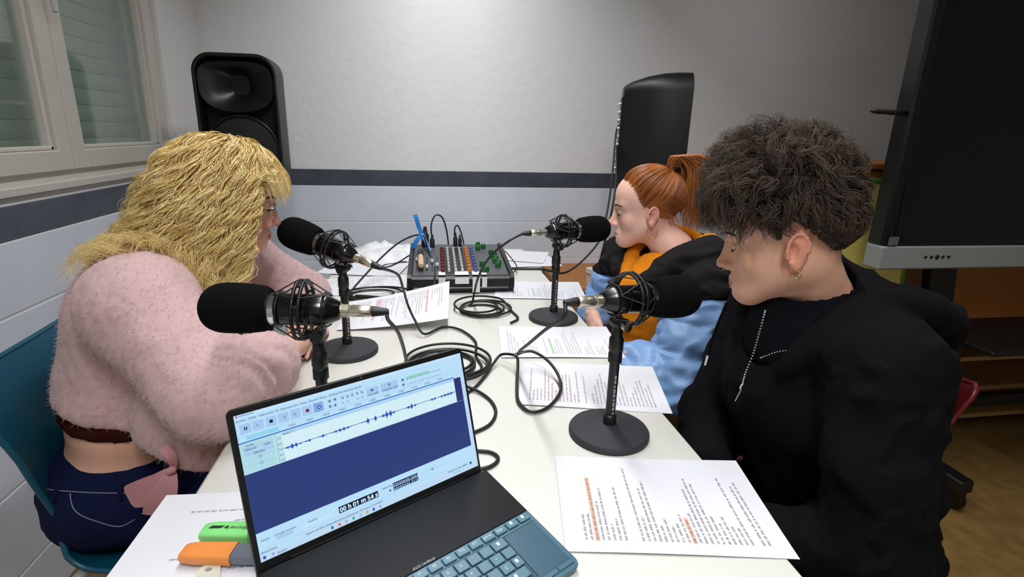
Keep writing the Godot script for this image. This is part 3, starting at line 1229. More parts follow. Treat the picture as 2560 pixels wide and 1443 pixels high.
# ---------------------------------------------------------------- the mixer
func build_mixer():
	var t = thing("audio_mixer", "black and grey audio mixer with coloured knobs on the far half of the table", "mixer", V(0.125, TY, -1.865), -0.02)
	var prof := PackedVector2Array([V2(-0.188, 0.006), V2(0.180, 0.006), V2(0.190, 0.024), V2(0.188, 0.050), V2(0.178, 0.058), V2(-0.170, 0.088), V2(-0.188, 0.086)])
	var side := Basis(V(0, 0, 1), V(0, 1, 0), V(-1, 0, 0))
	var g := G.new()
	g.prism(Transform3D(side, Vector3.ZERO), prof, 0.318)
	part(g, "chassis", M.black_plastic, t)
	for s in [-1, 1]:
		g = G.new()
		var pc := PackedVector2Array([V2(-0.193, 0.0), V2(0.172, 0.0), V2(0.198, 0.026), V2(0.194, 0.056), V2(0.180, 0.065), V2(-0.172, 0.095), V2(-0.193, 0.091)])
		g.prism(Transform3D(side, V(0.166 * s, 0, 0)), pc, 0.013)
		part(g, "cheek", M.black_satin, t)
	g = G.new()
	bx(g, V(-0.155, 0.018, 0.184), V(0.155, 0.024, 0.194), 0.002)
	part(g, "front_lip", smat(Color(0.25, 0.25, 0.26), 0.4), t)
	var slope := atan2(0.030, 0.348)
	var px := Transform3D(Basis(Vector3.RIGHT, slope), V(0, 0.0735, 0.004))
	g = G.new()
	g.box(px * Transform3D(Basis(), V(0, 0.0015, 0)), V(0.312, 0.003, 0.346), 0.001)
	part(g, "panel", smat(Color(0.30, 0.31, 0.32), 0.45), t)
	g = G.new()
	g.box(px * Transform3D(Basis(), V(-0.016, 0.0035, 0.025)), V(0.072, 0.002, 0.285), 0.0006)
	part(g, "channel_strip", smat(Color(0.04, 0.04, 0.045), 0.4), t)
	# knobs and faders
	var kn := G.new()
	kn.lathe(Transform3D(), [V2(0.0068, 0), V2(0.0062, 0.010), V2(0.0052, 0.0122), V2(0, 0.0125)], 14)
	kn.box(Transform3D(Basis(), V(0, 0.0127, 0.003)), V(0.0014, 0.001, 0.006), 0.0002)
	var km := kn.done()
	var kw := G.new()
	kw.lathe(Transform3D(), [V2(0.0046, 0), V2(0.0044, 0.008), V2(0.0036, 0.0105), V2(0, 0.0108)], 12)
	var kwm := kw.done()
	var kt := G.new()
	kt.lathe(Transform3D(), [V2(0.0095, 0), V2(0.0088, 0.013), V2(0.0075, 0.0155), V2(0, 0.016)], 16)
	kt.box(Transform3D(Basis(), V(0, 0.016, 0.004)), V(0.002, 0.001, 0.008), 0.0002)
	var ktm := kt.done()
	var put := func(m, mat, u, w, y := 0.004):
		var o = part(m, "knob", mat, t)
		o.transform = px * Transform3D(Basis(), V(u, y, w))
	var red := smat(Color(0.42, 0.12, 0.13), 0.4)
	var orange := smat(Color(0.80, 0.45, 0.18), 0.4)
	var blue := smat(Color(0.33, 0.35, 0.58), 0.4)
	var green := smat(Color(0.08, 0.36, 0.15), 0.4)
	var white := smat(Color(0.80, 0.80, 0.80), 0.4)
	for k in 8:
		var w := 0.145 - k * 0.034
		put.call(km, red, -0.058, w)
		for u in [-0.038, -0.016, 0.006]:
			put.call(kwm, white, u, w, 0.0045)
		put.call(km, orange, 0.030, w)
		put.call(km, blue, 0.050, w)
	for q in [[0.076, 0.150], [0.086, 0.135], [0.076, 0.085], [0.080, -0.145], [0.098, -0.12], [0.076, -0.10], [0.128, 0.10], [0.134, 0.075], [0.124, 0.05], [0.130, 0.025], [0.122, 0.0], [0.130, -0.02], [0.120, -0.05]]:
		put.call(ktm, green, q[0], q[1])
	for k in 5:
		g = G.new()
		g.box(px * Transform3D(Basis(), V(-0.144 + k * 0.017, 0.004, 0.06)), V(0.003, 0.002, 0.15), 0.0005)
		part(g, "fader_slot", M.black_satin, t)
		g = G.new()
		g.box(px * Transform3D(Basis(), V(-0.144 + k * 0.017, 0.010, 0.03 + 0.02 * ((k * 7) % 5))), V(0.010, 0.012, 0.020), 0.003)
		part(g, "fader", smat(Color(0.74, 0.74, 0.75), 0.4), t)
	# paper labels folded over the front
	for q in [[-0.062, 0.022, 0.045, 0.004], [0.002, 0.045, 0.022, -0.002], [0.048, 0.024, 0.052, 0.0], [0.075, 0.016, 0.036, 0.003]]:
		g = G.new()
		g.box(Transform3D(Basis(Vector3.RIGHT, 0.05 + q[3] * 20), V(q[0], 0.058 - q[2] / 2, 0.1945)), V(q[1], q[2], 0.0008), 0.0002)
		g.box(px * Transform3D(Basis(), V(q[0], 0.0042, 0.160)), V(q[1], 0.0008, 0.034), 0.0002)
		part(g, "label", smat(Color(0.88, 0.87, 0.86), 0.8), t)
	# plugs standing in the rear sockets
	for q in [[-0.118, -0.150, 0.014, 0.075], [-0.092, -0.135, 0.009, 0.050], [-0.005, -0.155, 0.008, 0.052], [0.012, -0.150, 0.007, 0.045]]:
		g = G.new()
		var at := px * V(q[0], 0.002, q[1])
		g.lathe(Transform3D(Basis(), at), [V2(q[2], 0), V2(q[2], q[3] * 0.6), V2(q[2] * 0.6, q[3] * 0.7), V2(q[2] * 0.42, q[3]), V2(0, q[3])], 14)
		part(g, "jack", M.cable, t)
	# blue ribbon tied round a lead, and a beige marker stick lying on the faders
	var rb = thing("blue_ribbon", "bright blue ribbon tied round the lead behind the mixer", "ribbon", V(0.0, TY, -1.99))
	g = G.new()
	var rib := func(pts: Array, w: float):
		var cv: Array = curve(pts, 6)
		for k in cv.size() - 1:
			var d: Vector3 = (cv[k + 1] - cv[k]).normalized()
			var sd := d.cross(V(0.2, 0.3, 1)).normalized() * w
			g.quad(cv[k] - sd, cv[k] + sd, cv[k + 1] + sd, cv[k + 1] - sd, 1)
			g.quad(cv[k] - sd - V(0, 0, 0.0006), cv[k + 1] - sd - V(0, 0, 0.0006), cv[k + 1] + sd - V(0, 0, 0.0006), cv[k] + sd - V(0, 0, 0.0006), 2)
	rib.call([V(0.0, 0.135, 0.0), V(-0.012, 0.165, 0.0), V(-0.020, 0.195, 0.002), V(-0.026, 0.212, 0.0)], 0.008)
	rib.call([V(0.0, 0.135, 0.0), V(-0.015, 0.125, 0.01), V(-0.028, 0.105, 0.012), V(-0.035, 0.09, 0.012)], 0.008)
	rib.call([V(0.002, 0.135, 0.002), V(0.010, 0.12, 0.02), V(0.020, 0.10, 0.04), V(0.028, 0.088, 0.05)], 0.006)
	g.box(Transform3D(Basis(), V(0, 0.135, 0)), V(0.016, 0.014, 0.014), 0.004)
	part(g, "bow", smat(Color(0.16, 0.50, 0.78), 0.5), rb)
	var mk = thing("beige_marker", "beige capped marker lying across the mixer faders", "marker", V(-0.008, TY + 0.094, -1.82))
	g = G.new()
	g.lathe(along(V(0, 0, 0), V(0.02, -0.085, 1)), [V2(0, 0), V2(0.010, 0.002), V2(0.010, 0.095), V2(0.007, 0.10), V2(0, 0.10)], 16)
	part(g, "barrel", smat(Color(0.78, 0.66, 0.52), 0.5), mk)
	g = G.new()
	g.lathe(along(V(0, 0, 0), V(-0.02, 0.085, -1)), [V2(0, 0), V2(0.0112, 0), V2(0.0112, 0.05), V2(0.009, 0.055), V2(0, 0.055)], 16)
	part(g, "cap", M.black_plastic, mk)

# ---------------------------------------------------------------- cables
func cable(called: String, pts: Array, label: String, r := 0.0032, group := "microphone cables"):
	var g := G.new()
	g.tube(curve(pts, 9), r, 8)
	return single(g, called, M.cable, label, "cable", Vector3.ZERO, 0, group)

func coil(c: Vector3, rx: float, rz: float, turns: float, a0: float, sd: int, lift := 0.0035) -> Array:
	var rng := RandomNumberGenerator.new()
	rng.seed = sd
	var out := []
	var n := int(turns * 12)
	var ph := rng.randf() * 6.0
	for k in n + 1:
		var a := a0 + TAU * k / 12.0
		var w := k / 12.0
		var j := 1.0 + 0.16 * sin(w * 2.1 + ph) + 0.06 * sin(w * 5.0)
		out.append(c + V(cos(a) * rx * j + 0.012 * sin(w * 1.7 + ph), 0.0035 + lift * w, sin(a) * rz * j + 0.012 * cos(w * 2.3)))
	return out

func build_cables():
	var y := TY
	var a := [plug.nl, V(-0.055, 0.978, -0.800), V(-0.043, 0.945, -0.835), V(-0.038, 0.890, -0.905), V(-0.032, 0.815, -0.985), V(-0.012, 0.762, -1.03)]
	a.append_array(coil(V(0.045, y, -1.115), 0.075, 0.075, 3.2, -2.6, 3))
	cable("microphone_cable", a, "black cable from the largest microphone, coiled behind the laptop")
	var b := [plug.nr, V(0.214, 0.985, -0.765), V(0.203, 0.945, -0.825), V(0.200, 0.880, -0.93), V(0.202, 0.800, -1.065), V(0.235, 0.793, -1.085), V(0.262, 0.785, -1.055), V(0.276, 0.772, -1.01), V(0.270, 0.762, -0.955), V(0.232, 0.756, -0.90), V(0.195, 0.756, -0.885), V(0.178, 0.758, -0.925), V(0.184, 0.768, -0.98), V(0.196, 0.782, -1.04), V(0.196, 0.790, -1.07),
		V(0.172, 0.775, -1.115), V(0.150, 0.762, -1.095), V(0.125, 0.756, -1.045), V(0.098, 0.754, -0.998), V(0.060, 0.754, -0.955), V(0.020, 0.754, -0.935), V(0.005, 0.755, -0.965), V(0.030, 0.757, -1.000), V(0.070, 0.761, -1.000), V(0.105, 0.756, -0.978), V(0.126, 0.754, -0.938), V(0.129, 0.754, -0.893), V(0.112, 0.754, -0.852), V(0.080, 0.754, -0.828), V(0.050, 0.754, -0.815), V(0.048, 0.754, -0.790), V(0.075, 0.754, -0.775), V(0.104, 0.754, -0.765), V(0.113, 0.754, -0.745), V(0.095, 0.754, -0.725), V(0.060, 0.754, -0.72)]
	cable("microphone_cable", b, "black cable with a hanging loop from the near right microphone")
	var g := G.new()
	g.box(Transform3D(Basis(V(0, 0, 1), 0.4), V(0.199, 0.795, -1.068)), V(0.014, 0.006, 0.010), 0.002)
	g.lathe(along(V(0.205, 0.795, -1.068), V(1, 0.4, 0)), [V2(0, 0), V2(0.002, 0), V2(0.002, 0.014), V2(0, 0.014)], 8)
	single(g, "cable_tie", smat(Color(0.35, 0.34, 0.33), 0.5), "small grey tie gathering the looped cable", "cable tie")
	var c := [plug.fr, V(0.225, 0.985, -1.375), V(0.180, 0.940, -1.397), V(0.154, 0.870, -1.453), V(0.150, 0.785, -1.55), V(0.146, 0.757, -1.56)]
	c.append_array(coil(V(0.170, y, -1.500), 0.065, 0.068, 4.3, -2.0, 11))
	c.append_array([V(0.255, 0.756, -1.47), V(0.262, 0.756, -1.41), V(0.235, 0.755, -1.375)])
	cable("microphone_cable", c, "black cable from the far right microphone, coiled in front of the mixer")
	var d := [plug.fl, V(-0.060, 0.928, -1.262), V(-0.050, 0.880, -1.305), V(-0.040, 0.82, -1.35), V(-0.022, 0.786, -1.325), V(0.0, 0.760, -1.30), V(0.05, 0.757, -1.355), V(0.095, 0.756, -1.33), V(0.125, 0.755, -1.25), V(0.118, 0.755, -1.16)]
	d.append_array(coil(V(0.050, y, -1.125), 0.082, 0.08, 2.2, 0.2, 5, 0.005))
	cable("microphone_cable", d, "black cable from the tilted microphone across the curled sheet")
	var e := coil(V(-0.150, y + 0.001, -1.67), 0.085, 0.062, 3.4, 0.4, 8)
	e.append_array([V(-0.09, 0.765, -1.60), V(-0.050, 0.758, -1.62), V(-0.025, 0.758, -1.66)])
	cable("coiled_lead", e, "black lead coiled to the left of the mixer", 0.0032, "leads of the mixer")
	cable("coiled_lead", [V(-0.236, 0.755, -1.609), V(-0.222, 0.770, -1.681), V(-0.182, 0.800, -1.789), V(-0.133, 0.840, -1.864), V(-0.084, 0.870, -1.93), V(-0.035, 0.885, -1.98), V(-0.002, 0.885, -1.99), V(0.012, 0.87, -1.96), V(0.030, 0.82, -1.86), V(0.038, 0.815, -1.74), V(0.035, 0.80, -1.66), V(0.03, 0.757, -1.62), V(0.06, 0.755, -1.58)], "black lead arching through the blue ribbon over the mixer", 0.0032, "leads of the mixer")
	cable("coiled_lead", [V(-0.058, 0.795, -1.945), V(-0.085, 0.793, -1.95), V(-0.12, 0.776, -1.96), V(-0.155, 0.762, -2.0), V(-0.145, 0.757, -2.06), V(-0.10, 0.758, -2.09), V(-0.06, 0.78, -2.10), V(-0.03, 0.80, -2.09)], "short black lead looping out of the mixer's left side", 0.0028, "leads of the mixer")
	cable("coiled_lead", [V(0.033, 0.885, -2.003), V(0.034, 0.925, -2.01), V(0.050, 0.955, -2.02), V(0.075, 0.945, -2.03), V(0.092, 0.89, -2.05), V(0.10, 0.82, -2.075), V(0.10, 0.76, -2.10)], "black lead arching high above the mixer's back edge", 0.003, "leads of the mixer")
	cable("coiled_lead", [V(0.120, 0.878, -2.02), V(0.122, 0.905, -2.025), V(0.132, 0.915, -2.03), V(0.145, 0.89, -2.04), V(0.16, 0.83, -2.07), V(0.165, 0.76, -2.09)], "small black lead bent over the middle of the mixer", 0.0028, "leads of the mixer")
	cable("coiled_lead", [V(0.26, 0.835, -2.04), V(0.31, 0.82, -2.02), V(0.35, 0.775, -1.96), V(0.335, 0.765, -1.90), V(0.30, 0.762, -1.87)], "thin pale-shadowed lead at the mixer's right corner", 0.0022, "leads of the mixer")

# ---------------------------------------------------------------- paper
func page_image(sd: int, ink: Color, mark: Color, rows: int, marks: Array, fade := 1.0) -> ImageTexture:
	var rng := RandomNumberGenerator.new()
	rng.seed = sd
	var im := Image.create(420, 594, false, Image.FORMAT_RGB8)
	im.fill(Color(0.865, 0.86, 0.875))
	var y := 40
	var step := int(520.0 / rows)
	for k in rows:
		var len: float = [1.0, 0.35, 0.8, 0.25, 0.9, 0.6][rng.randi() % 6] * rng.randf_range(0.75, 1.0)
		if rng.randf() < 0.13:
			y += step
			continue
		var x := 42
		var stop := 42 + int(336 * len)
		if marks.has(k):
			im.fill_rect(Rect2i(38, y - 3, mini(stop, 300) - 30, step - 2), mark)
		while x < stop:
			var w := rng.randi_range(6, 26)
			for q in range(x, mini(x + w, stop), 3):
				var top := rng.randi_range(0, 2)
				im.fill_rect(Rect2i(q, y + top, 2, 7 - top), Color(0.865, 0.86, 0.875).lerp(ink, fade * rng.randf_range(0.6, 1.0)))
			x += w + 5
		y += step
	return ImageTexture.create_from_image(im)

# up: the direction (in the table's plane) of the head of the page; lift(u, v) in metres
func sheet(label: String, c: Vector3, up_deg: float, tex: Texture2D, lift = null, size := Vector2(0.21, 0.297), group := "printed sheets on the table"):
	var up := V(cos(deg_to_rad(up_deg)), 0, -sin(deg_to_rad(up_deg)))
	var right := up.cross(Vector3.UP)
	var st := SurfaceTool.new()
	st.begin(Mesh.PRIMITIVE_TRIANGLES)
	var nu := 14
	var nv := 20
	for face in 2:
		for j in nv + 1:
			for i in nu + 1:
				var u := float(i) / nu
				var v := float(j) / nv
				var h := 0.0
				if lift != null:
					h = lift.call(u, v)
				st.set_uv(Vector2(u, v))
				st.set_smooth_group(face)
				st.add_vertex(right * (u - 0.5) * size.x - up * (v - 0.5) * size.y + Vector3.UP * (h + (0.0008 if face == 0 else 0.0002)))
		for j in nv:
			for i in nu:
				var a := face * (nu + 1) * (nv + 1) + j * (nu + 1) + i
				var b := a + 1
				var d := a + nu + 1
				var e := d + 1
				for q in ([a, b, e, a, e, d] if face == 0 else [a, e, b, a, d, e]):
					st.add_index(q)
	st.generate_normals()
	var m := smat(Color.WHITE, 0.75)
	m.albedo_texture = tex
	return single(st.commit(), "paper_sheet", m, label, "paper", c, 0, group)

func build_papers():
	var ink := Color(0.28, 0.26, 0.28)
	var t1 = page_image(4, ink, Color(0.88, 0.68, 0.58), 34, [3, 9, 20], 0.9)
	var t2 = page_image(6, Color(0.42, 0.30, 0.28), Color(0.86, 0.77, 0.75), 34, [8, 22], 0.8)
	var t3 = page_image(9, Color(0.45, 0.47, 0.45), Color(0.70, 0.83, 0.68), 34, [4, 13, 14], 0.75)
	var t4 = page_image(12, Color(0.45, 0.36, 0.38), Color(0.90, 0.68, 0.72), 36, [5, 6, 19, 26, 27], 0.75)
	var t5 = page_image(15, Color(0.6, 0.6, 0.62), Color(0.9, 0.9, 0.9), 26, [], 0.35)
	var t6 = page_image(18, Color(0.3, 0.3, 0.32), Color(0.9, 0.9, 0.9), 12, [], 0.8)
	var wave := func(u, v): return 0.0012 + 0.0012 * sin(u * 3.0 + v * 4.0)
	sheet("printed sheet with orange marks nearest the person in black, overhanging the table edge", V(0.335, TY, -0.617), 170, t1, wave)
	sheet("printed sheet with red-brown lines just behind the near right microphone base", V(0.345, TY, -0.992), 167, t2, func(u, v): return 0.0010 + 0.0012 * sin(u * 3.0 + v * 4.0 + 1.0))
	sheet("printed sheet with green marks beside the blue sleeve", V(0.335, TY + 0.001, -1.238), 174, t3, wave)
	sheet("printed sheet with green marks under the far right microphone", V(0.385, TY, -1.70), 172, t3, wave)
	sheet("blank-looking sheet at the far right corner of the table", V(0.395, TY + 0.0005, -2.12), 186, t5, wave)
	sheet("second pale sheet tucked behind the mixer's right side", V(0.375, TY + 0.003, -2.215), 160, t5, wave)
	sheet("curled printed sheet with pink marks in front of the mixer", V(-0.075, TY, -1.452), -4, t4, func(u, v): return 0.003 + 0.030 * pow(1.0 - v, 1.6) + 0.050 * pow(1.0 - u, 1.3) * (0.35 + 0.65 * (1.0 - v)), V2(0.19, 0.290))
	sheet("printed sheet left of the mixer under the coiled lead", V(-0.195, TY, -1.80), 8, page_image(22, Color(0.55, 0.42, 0.45), Color(0.95, 0.8, 0.82), 34, [7], 0.5), wave)
	sheet("pale printed sheet at the far left side of the table", V(-0.215, TY + 0.003, -2.03), -12, t5, wave)
	sheet("printed sheet near the camera under the highlighters", V(-0.266, TY, -0.566), 268, t6, wave)
	# crumpled white plastic bag at the far left end
	var n := FastNoiseLite.new()
	n.seed = 5
	n.frequency = 9.0
	var g := G.new()
	var P := func(i, j):
		var u: float = i / 20.0 - 0.5
		var v: float = j / 14.0 - 0.5
		var e: float = clampf(1.0 - pow(absf(u) * 2.0, 3.0), 0, 1) * clampf(1.0 - pow(absf(v) * 2.0, 3.0), 0, 1)
		return V(u * 0.36, 0.003 + e * (0.042 + 0.045 * n.get_noise_2d(u * 0.5, v * 0.5)), v * 0.22)
	for j in 14:
		for i in 20:
			g.quad(P.call(i, j), P.call(i + 1, j), P.call(i + 1, j + 1), P.call(i, j + 1), 3)
	single(g, "plastic_bag", smat(Color(0.86, 0.86, 0.86), 0.45), "crumpled white plastic bag at the far left end of the table", "bag", V(-0.135, TY + 0.001, -2.22), 0.1)

# ---------------------------------------------------------------- laptop
func text_on(st: SurfaceTool, s: String, h: float, x: Transform3D, bold := false, centre := true):
	var f := SystemFont.new()
	f.font_names = PackedStringArray(["Droid Sans"])
	if bold:
		f.font_weight = 700
	var tm := TextMesh.new()
	tm.text = s
	tm.font = f
	tm.font_size = 32
	tm.pixel_size = h / 24.0
	tm.depth = 0.0002
	tm.curve_step = 2.0
	tm.horizontal_alignment = HORIZONTAL_ALIGNMENT_CENTER if centre else HORIZONTAL_ALIGNMENT_LEFT
	st.append_from(tm, 0, x)

func build_laptop():
	var t = thing("laptop", "open dark laptop with a second screen strip and teal keyboard deck", "laptop", V(-0.052, 0.787, -0.5955))
	t.basis = Basis(V(0.8632, 0, -0.5048), Vector3.UP, V(0.5048, 0, 0.8632))
	var D := Transform3D(Basis(Vector3.RIGHT, deg_to_rad(7.4)), Vector3.ZERO)
	var L := Transform3D(Basis(Vector3.RIGHT, deg_to_rad(-16.22)), Vector3.ZERO)
	var teal := smat(Color(0.26, 0.40, 0.46), 0.42, 0.25)
	bump(teal, noise_img(0.4, 31, 128, 1), 14.0, 0.01)
	var dark := smat(Color(0.045, 0.045, 0.048), 0.5)
	dark.metallic_specular = 0.3
	var g := G.new()
	# base: rounded slab
	loft(g, D * Transform3D(Basis(Vector3.RIGHT, PI / 2), V(0, 0, 0.099)), [ring(0.303, 0.182, 0.008, 0.0125), ring(0.313, 0.192, 0.010, 0.010), ring(0.315, 0.194, 0.010, 0.002), ring(0.3135, 0.1925, 0.010, 0.0)], true, true)
	part(g, "base", teal, t)
	g = G.new()
	g.box(D * Transform3D(Basis(), V(0, 0.0004, 0.0492)), V(0.312, 0.0016, 0.0915), 0.0006)
	var pad = part(g, "lower_screen", dark, t)
	pad.set_meta("label", "dark second screen strip")
	g = G.new()
	g.box(D * Transform3D(Basis(), V(0.1262, 0.0002, 0.1485)), V(0.049, 0.0008, 0.0715), 0.0003)
	part(g, "touchpad", smat(Color(0.20, 0.33, 0.39), 0.4, 0.2), t)
	for s in [0, 1]:
		g = G.new()
		g.box(D * Transform3D(Basis(), V(0.1140 + 0.0248 * s, 0.0008, 0.1862)), V(0.0236, 0.0014, 0.0065), 0.0004)
		part(g, "touchpad_button", teal, t)
	g = G.new()
	for e in [V(0.1262, 0.0004, 0.1125), V(0.1262, 0.0004, 0.1825)]:
		g.box(D * Transform3D(Basis(), e), V(0.051, 0.0008, 0.0006), 0.0001)
	g.box(D * Transform3D(Basis(), V(0.1010, 0.0004, 0.150)), V(0.0007, 0.0008, 0.076), 0.0001)
	part(g, "touchpad_rim", smat(Color(0.09, 0.14, 0.17), 0.5), t)
	# keyboard well and keys
	g = G.new()
	g.box(D * Transform3D(Basis(), V(-0.0265, -0.0002, 0.1505)), V(0.252, 0.0008, 0.082), 0.0002)
	part(g, "keyboard_well", smat(Color(0.15, 0.25, 0.30), 0.5, 0.2), t)
	var keymat := smat(Color(0.30, 0.44, 0.49), 0.45)
	var legends := SurfaceTool.new()
	legends.begin(Mesh.PRIMITIVE_TRIANGLES)
	var flat := Basis(Vector3.RIGHT, -PI / 2)
	var key := func(x0: float, x1: float, z0: float, z1: float, s := ""):
		var k := G.new()
		k.box(D * Transform3D(Basis(), V((x0 + x1) / 2, 0.0014, (z0 + z1) / 2)), V(x1 - x0, 0.0024, z1 - z0), 0.0007)
		part(k, "key", keymat, t)
		if s != "":
			text_on(legends, s, 0.0038, D * Transform3D(flat, V((x0 + x1) / 2 - 0.001, 0.0027, (z0 + z1) / 2 - 0.0005)))
	for k in 16:
		var x0 := -0.1535 + k * 0.0192
		key.call(x0, x0 + 0.0168, 0.0970, 0.1080, ["esc", "f1", "f2", "f3", "f4", "f5", "f6", "f7", "f8", "f9", "f10", "f11", "prt sc", "supr", "□", "○"][k])
	var rows := [["º", "1", "2", "3", "4", "5", "6", "7", "8", "9", "0", "'", "¡", "←"], ["⇥", "Q", "W", "E", "R", "T", "Y", "U", "I", "O", "P", "`", "+", ""], ["⇪", "A", "S", "D", "F", "G", "H", "J", "K", "L", "Ñ", "´", "Ç", "↵"], ["⇧", "<", "Z", "X", "C", "V", "B", "N", "M", ",", ".", "-", "⇧"], ["ctrl", "fn", "win", "alt", "", "alt gr", "ctrl", "<", ">"]]
	for r in 5:
		var z0 := 0.1125 + r * 0.0158
		var x := -0.1515
		var row: Array = rows[r]
		for k in row.size():
			var w := 0.0155
			if r == 0 and k == 13: w = 0.0215
			if r == 1 and k == 0: w = 0.020
			if r == 1 and k == 13: w = 0.017
			if r == 2 and k == 0: w = 0.0225
			if r == 2 and k == 13: w = 0.0145
			if r == 3 and k == 12: w = 0.034
			if r == 4 and k == 4: w = 0.085
			if r == 4 and k == 6: w = 0.030
			key.call(x, minf(x + w, 0.0995), z0, z0 + 0.0138, row[k] if row[k].length() < 3 else "")
			x += w + 0.0023
	legends.generate_normals()
	part(legends.commit(), "key_legends", smat(Color(0.80, 0.86, 0.87), 0.6), t)
	# maker's mark printed on the lower screen strip
	var st := SurfaceTool.new()
	st.begin(Mesh.PRIMITIVE_TRIANGLES)
	text_on(st, "ASUS ZenBook", 0.0034, D * Transform3D(flat, V(0.0, 0.0013, 0.0918)))
	st.generate_normals()
	part(st.commit(), "printed_mark", smat(Color(0.72, 0.72, 0.72), 0.5), t)
	# lid
	g = G.new()
	loft(g, L * Transform3D(Basis(), V(-0.0037, 0.0785, 0)), [ring(0.304, 0.206, 0.006, -0.0065), ring(0.307, 0.209, 0.007, -0.005), ring(0.307, 0.209, 0.007, -0.0005), ring(0.3055, 0.2075, 0.006, 0.0004)], true, true)
	part(g, "lid", smat(Color(0.035, 0.037, 0.042), 0.4), t)
	g = G.new()
	g.tube([D * V(-0.12, -0.001, -0.001), D * V(0.12, -0.001, -0.001)], 0.0028, 12)
	part(g, "hinge", dark, t)
	g = G.new()
	g.lathe(along(L * V(-0.003, 0.1795, 0.0004), L.basis.z), [V2(0, 0.0004), V2(0.0015, 0.0004), V2(0.0015, 0)], 12)
	part(g, "webcam", M.chrome, t)
	# the lit screen
	var sw := 0.2965
	var sh := 0.1663
	var sx := L * Transform3D(Basis(), V(-0.1508, 0.1757, 0.0007))
	var st2 := SurfaceTool.new()
	st2.begin(Mesh.PRIMITIVE_TRIANGLES)
	for q in [[0, 0], [1, 0], [1, 1], [0, 0], [1, 1], [0, 1]]:
		st2.set_uv(Vector2(q[0], q[1]))
		st2.set_normal(L.basis.z)
		st2.add_vertex(sx * V(q[0] * sw, -q[1] * sh, 0))
	var m := StandardMaterial3D.new()
	m.albedo_color = Color(0.02, 0.02, 0.02)
	m.roughness = 0.35
	m.emission_enabled = true
	m.emission = Color.BLACK
	m.emission_texture = screen_image()
	m.emission_energy_multiplier = 1.08
	part(st2.commit(), "screen", m, t)
	# writing on the screen
	var ts := SurfaceTool.new()
	ts.begin(Mesh.PRIMITIVE_TRIANGLES)
	var put := func(tool: SurfaceTool, s: String, u: float, v: float, h: float, bold := false):
		text_on(tool, s, h, sx * Transform3D(Basis(), V(u * sw, -v * sh, 0.0002)), bold)
	var menus := [["Archivo", 0.022], ["Editar", 0.062], ["Seleccionar", 0.111], ["Ver", 0.150], ["Reproducción", 0.196], ["Pistas", 0.25], ["Generar", 0.29], ["Efecto", 0.329], ["Analizar", 0.371], ["Herramientas", 0.425], ["Ayuda", 0.478]]
	for q in menus:
		put.call(ts, q[0], q[1], 0.042, 0.0021)
	put.call(ts, "Cort. audio", 0.538, 0.122, 0.0021)
	put.call(ts, "Compartir audio", 0.618, 0.120, 0.0021)
	for k in 11:
		put.call(ts, "1:%d,0" % (43 + k), 0.193 + k * 0.0675, 0.168, 0.002)
	put.call(ts, "Audio", 0.036, 0.213, 0.0026)
	put.call(ts, "Audio 1 1", 0.177, 0.213, 0.002)
	put.call(ts, "Silencio", 0.036, 0.241, 0.0026)
	put.call(ts, "Solo", 0.096, 0.241, 0.0026)
	put.call(ts, "Efectos", 0.064, 0.276, 0.0026)
	for q in [["1,0", 0.231], ["0,5", 0.27], ["0,0", 0.308], ["-0,5", 0.346], ["-1,0", 0.383]]:
		put.call(ts, q[0], 0.138, q[1], 0.0018)
	put.call(ts, "Tempo", 0.028, 0.862, 0.0024)
	put.call(ts, "Compás musical", 0.100, 0.862, 0.0024)
	put.call(ts, "Inserte", 0.205, 0.868, 0.0024)
	put.call(ts, "Selección", 0.527, 0.857, 0.0022)
	put.call(ts, "Espacio de disco disponible para grabaciones: 38 horas y 5 minutos.", 0.335, 0.945, 0.0019)
	put.call(ts, "Frecuencia real: 48000", 0.885, 0.947, 0.0019)
	put.call(ts, "Buscar", 0.078, 0.983, 0.0026)
	put.call(ts, "Desactivado", 0.034, 0.942, 0.0022)
	ts.generate_normals()
	part(ts.commit(), "screen_text", smat(Color(0.12, 0.20, 0.42), 0.7), t)
	ts = SurfaceTool.new()
	ts.begin(Mesh.PRIMITIVE_TRIANGLES)
	put.call(ts, "00 h 01 m 54 s", 0.3985, 0.880, 0.0056, true)
	put.call(ts, "0 0 h 0 0 m 0 0 . 0 0 0 s", 0.618, 0.862, 0.0026)
	put.call(ts, "0 0 h 0 0 m 0 2 . 9 1 7 s", 0.618, 0.896, 0.0026)
	ts.generate_normals()
	var lm := smat(Color(0.7, 0.8, 0.9), 0.6)
	lm.emission_enabled = true
	lm.emission = Color(0.75, 0.85, 0.95)
	lm.emission_energy_multiplier = 0.8
	part(ts.commit(), "screen_digits", lm, t)
	var al := AreaLight3D.new()
	al.name = "screen_light"
	al.area_size = Vector2(0.29, 0.16)
	al.light_energy = 0.012
	al.light_color = Color(0.70, 0.85, 1.0)
	al.shadow_enabled = true
	al.transform = L * Transform3D(Basis(Vector3.UP, PI), V(-0.002, 0.092, 0.004))
	t.add_child(al)

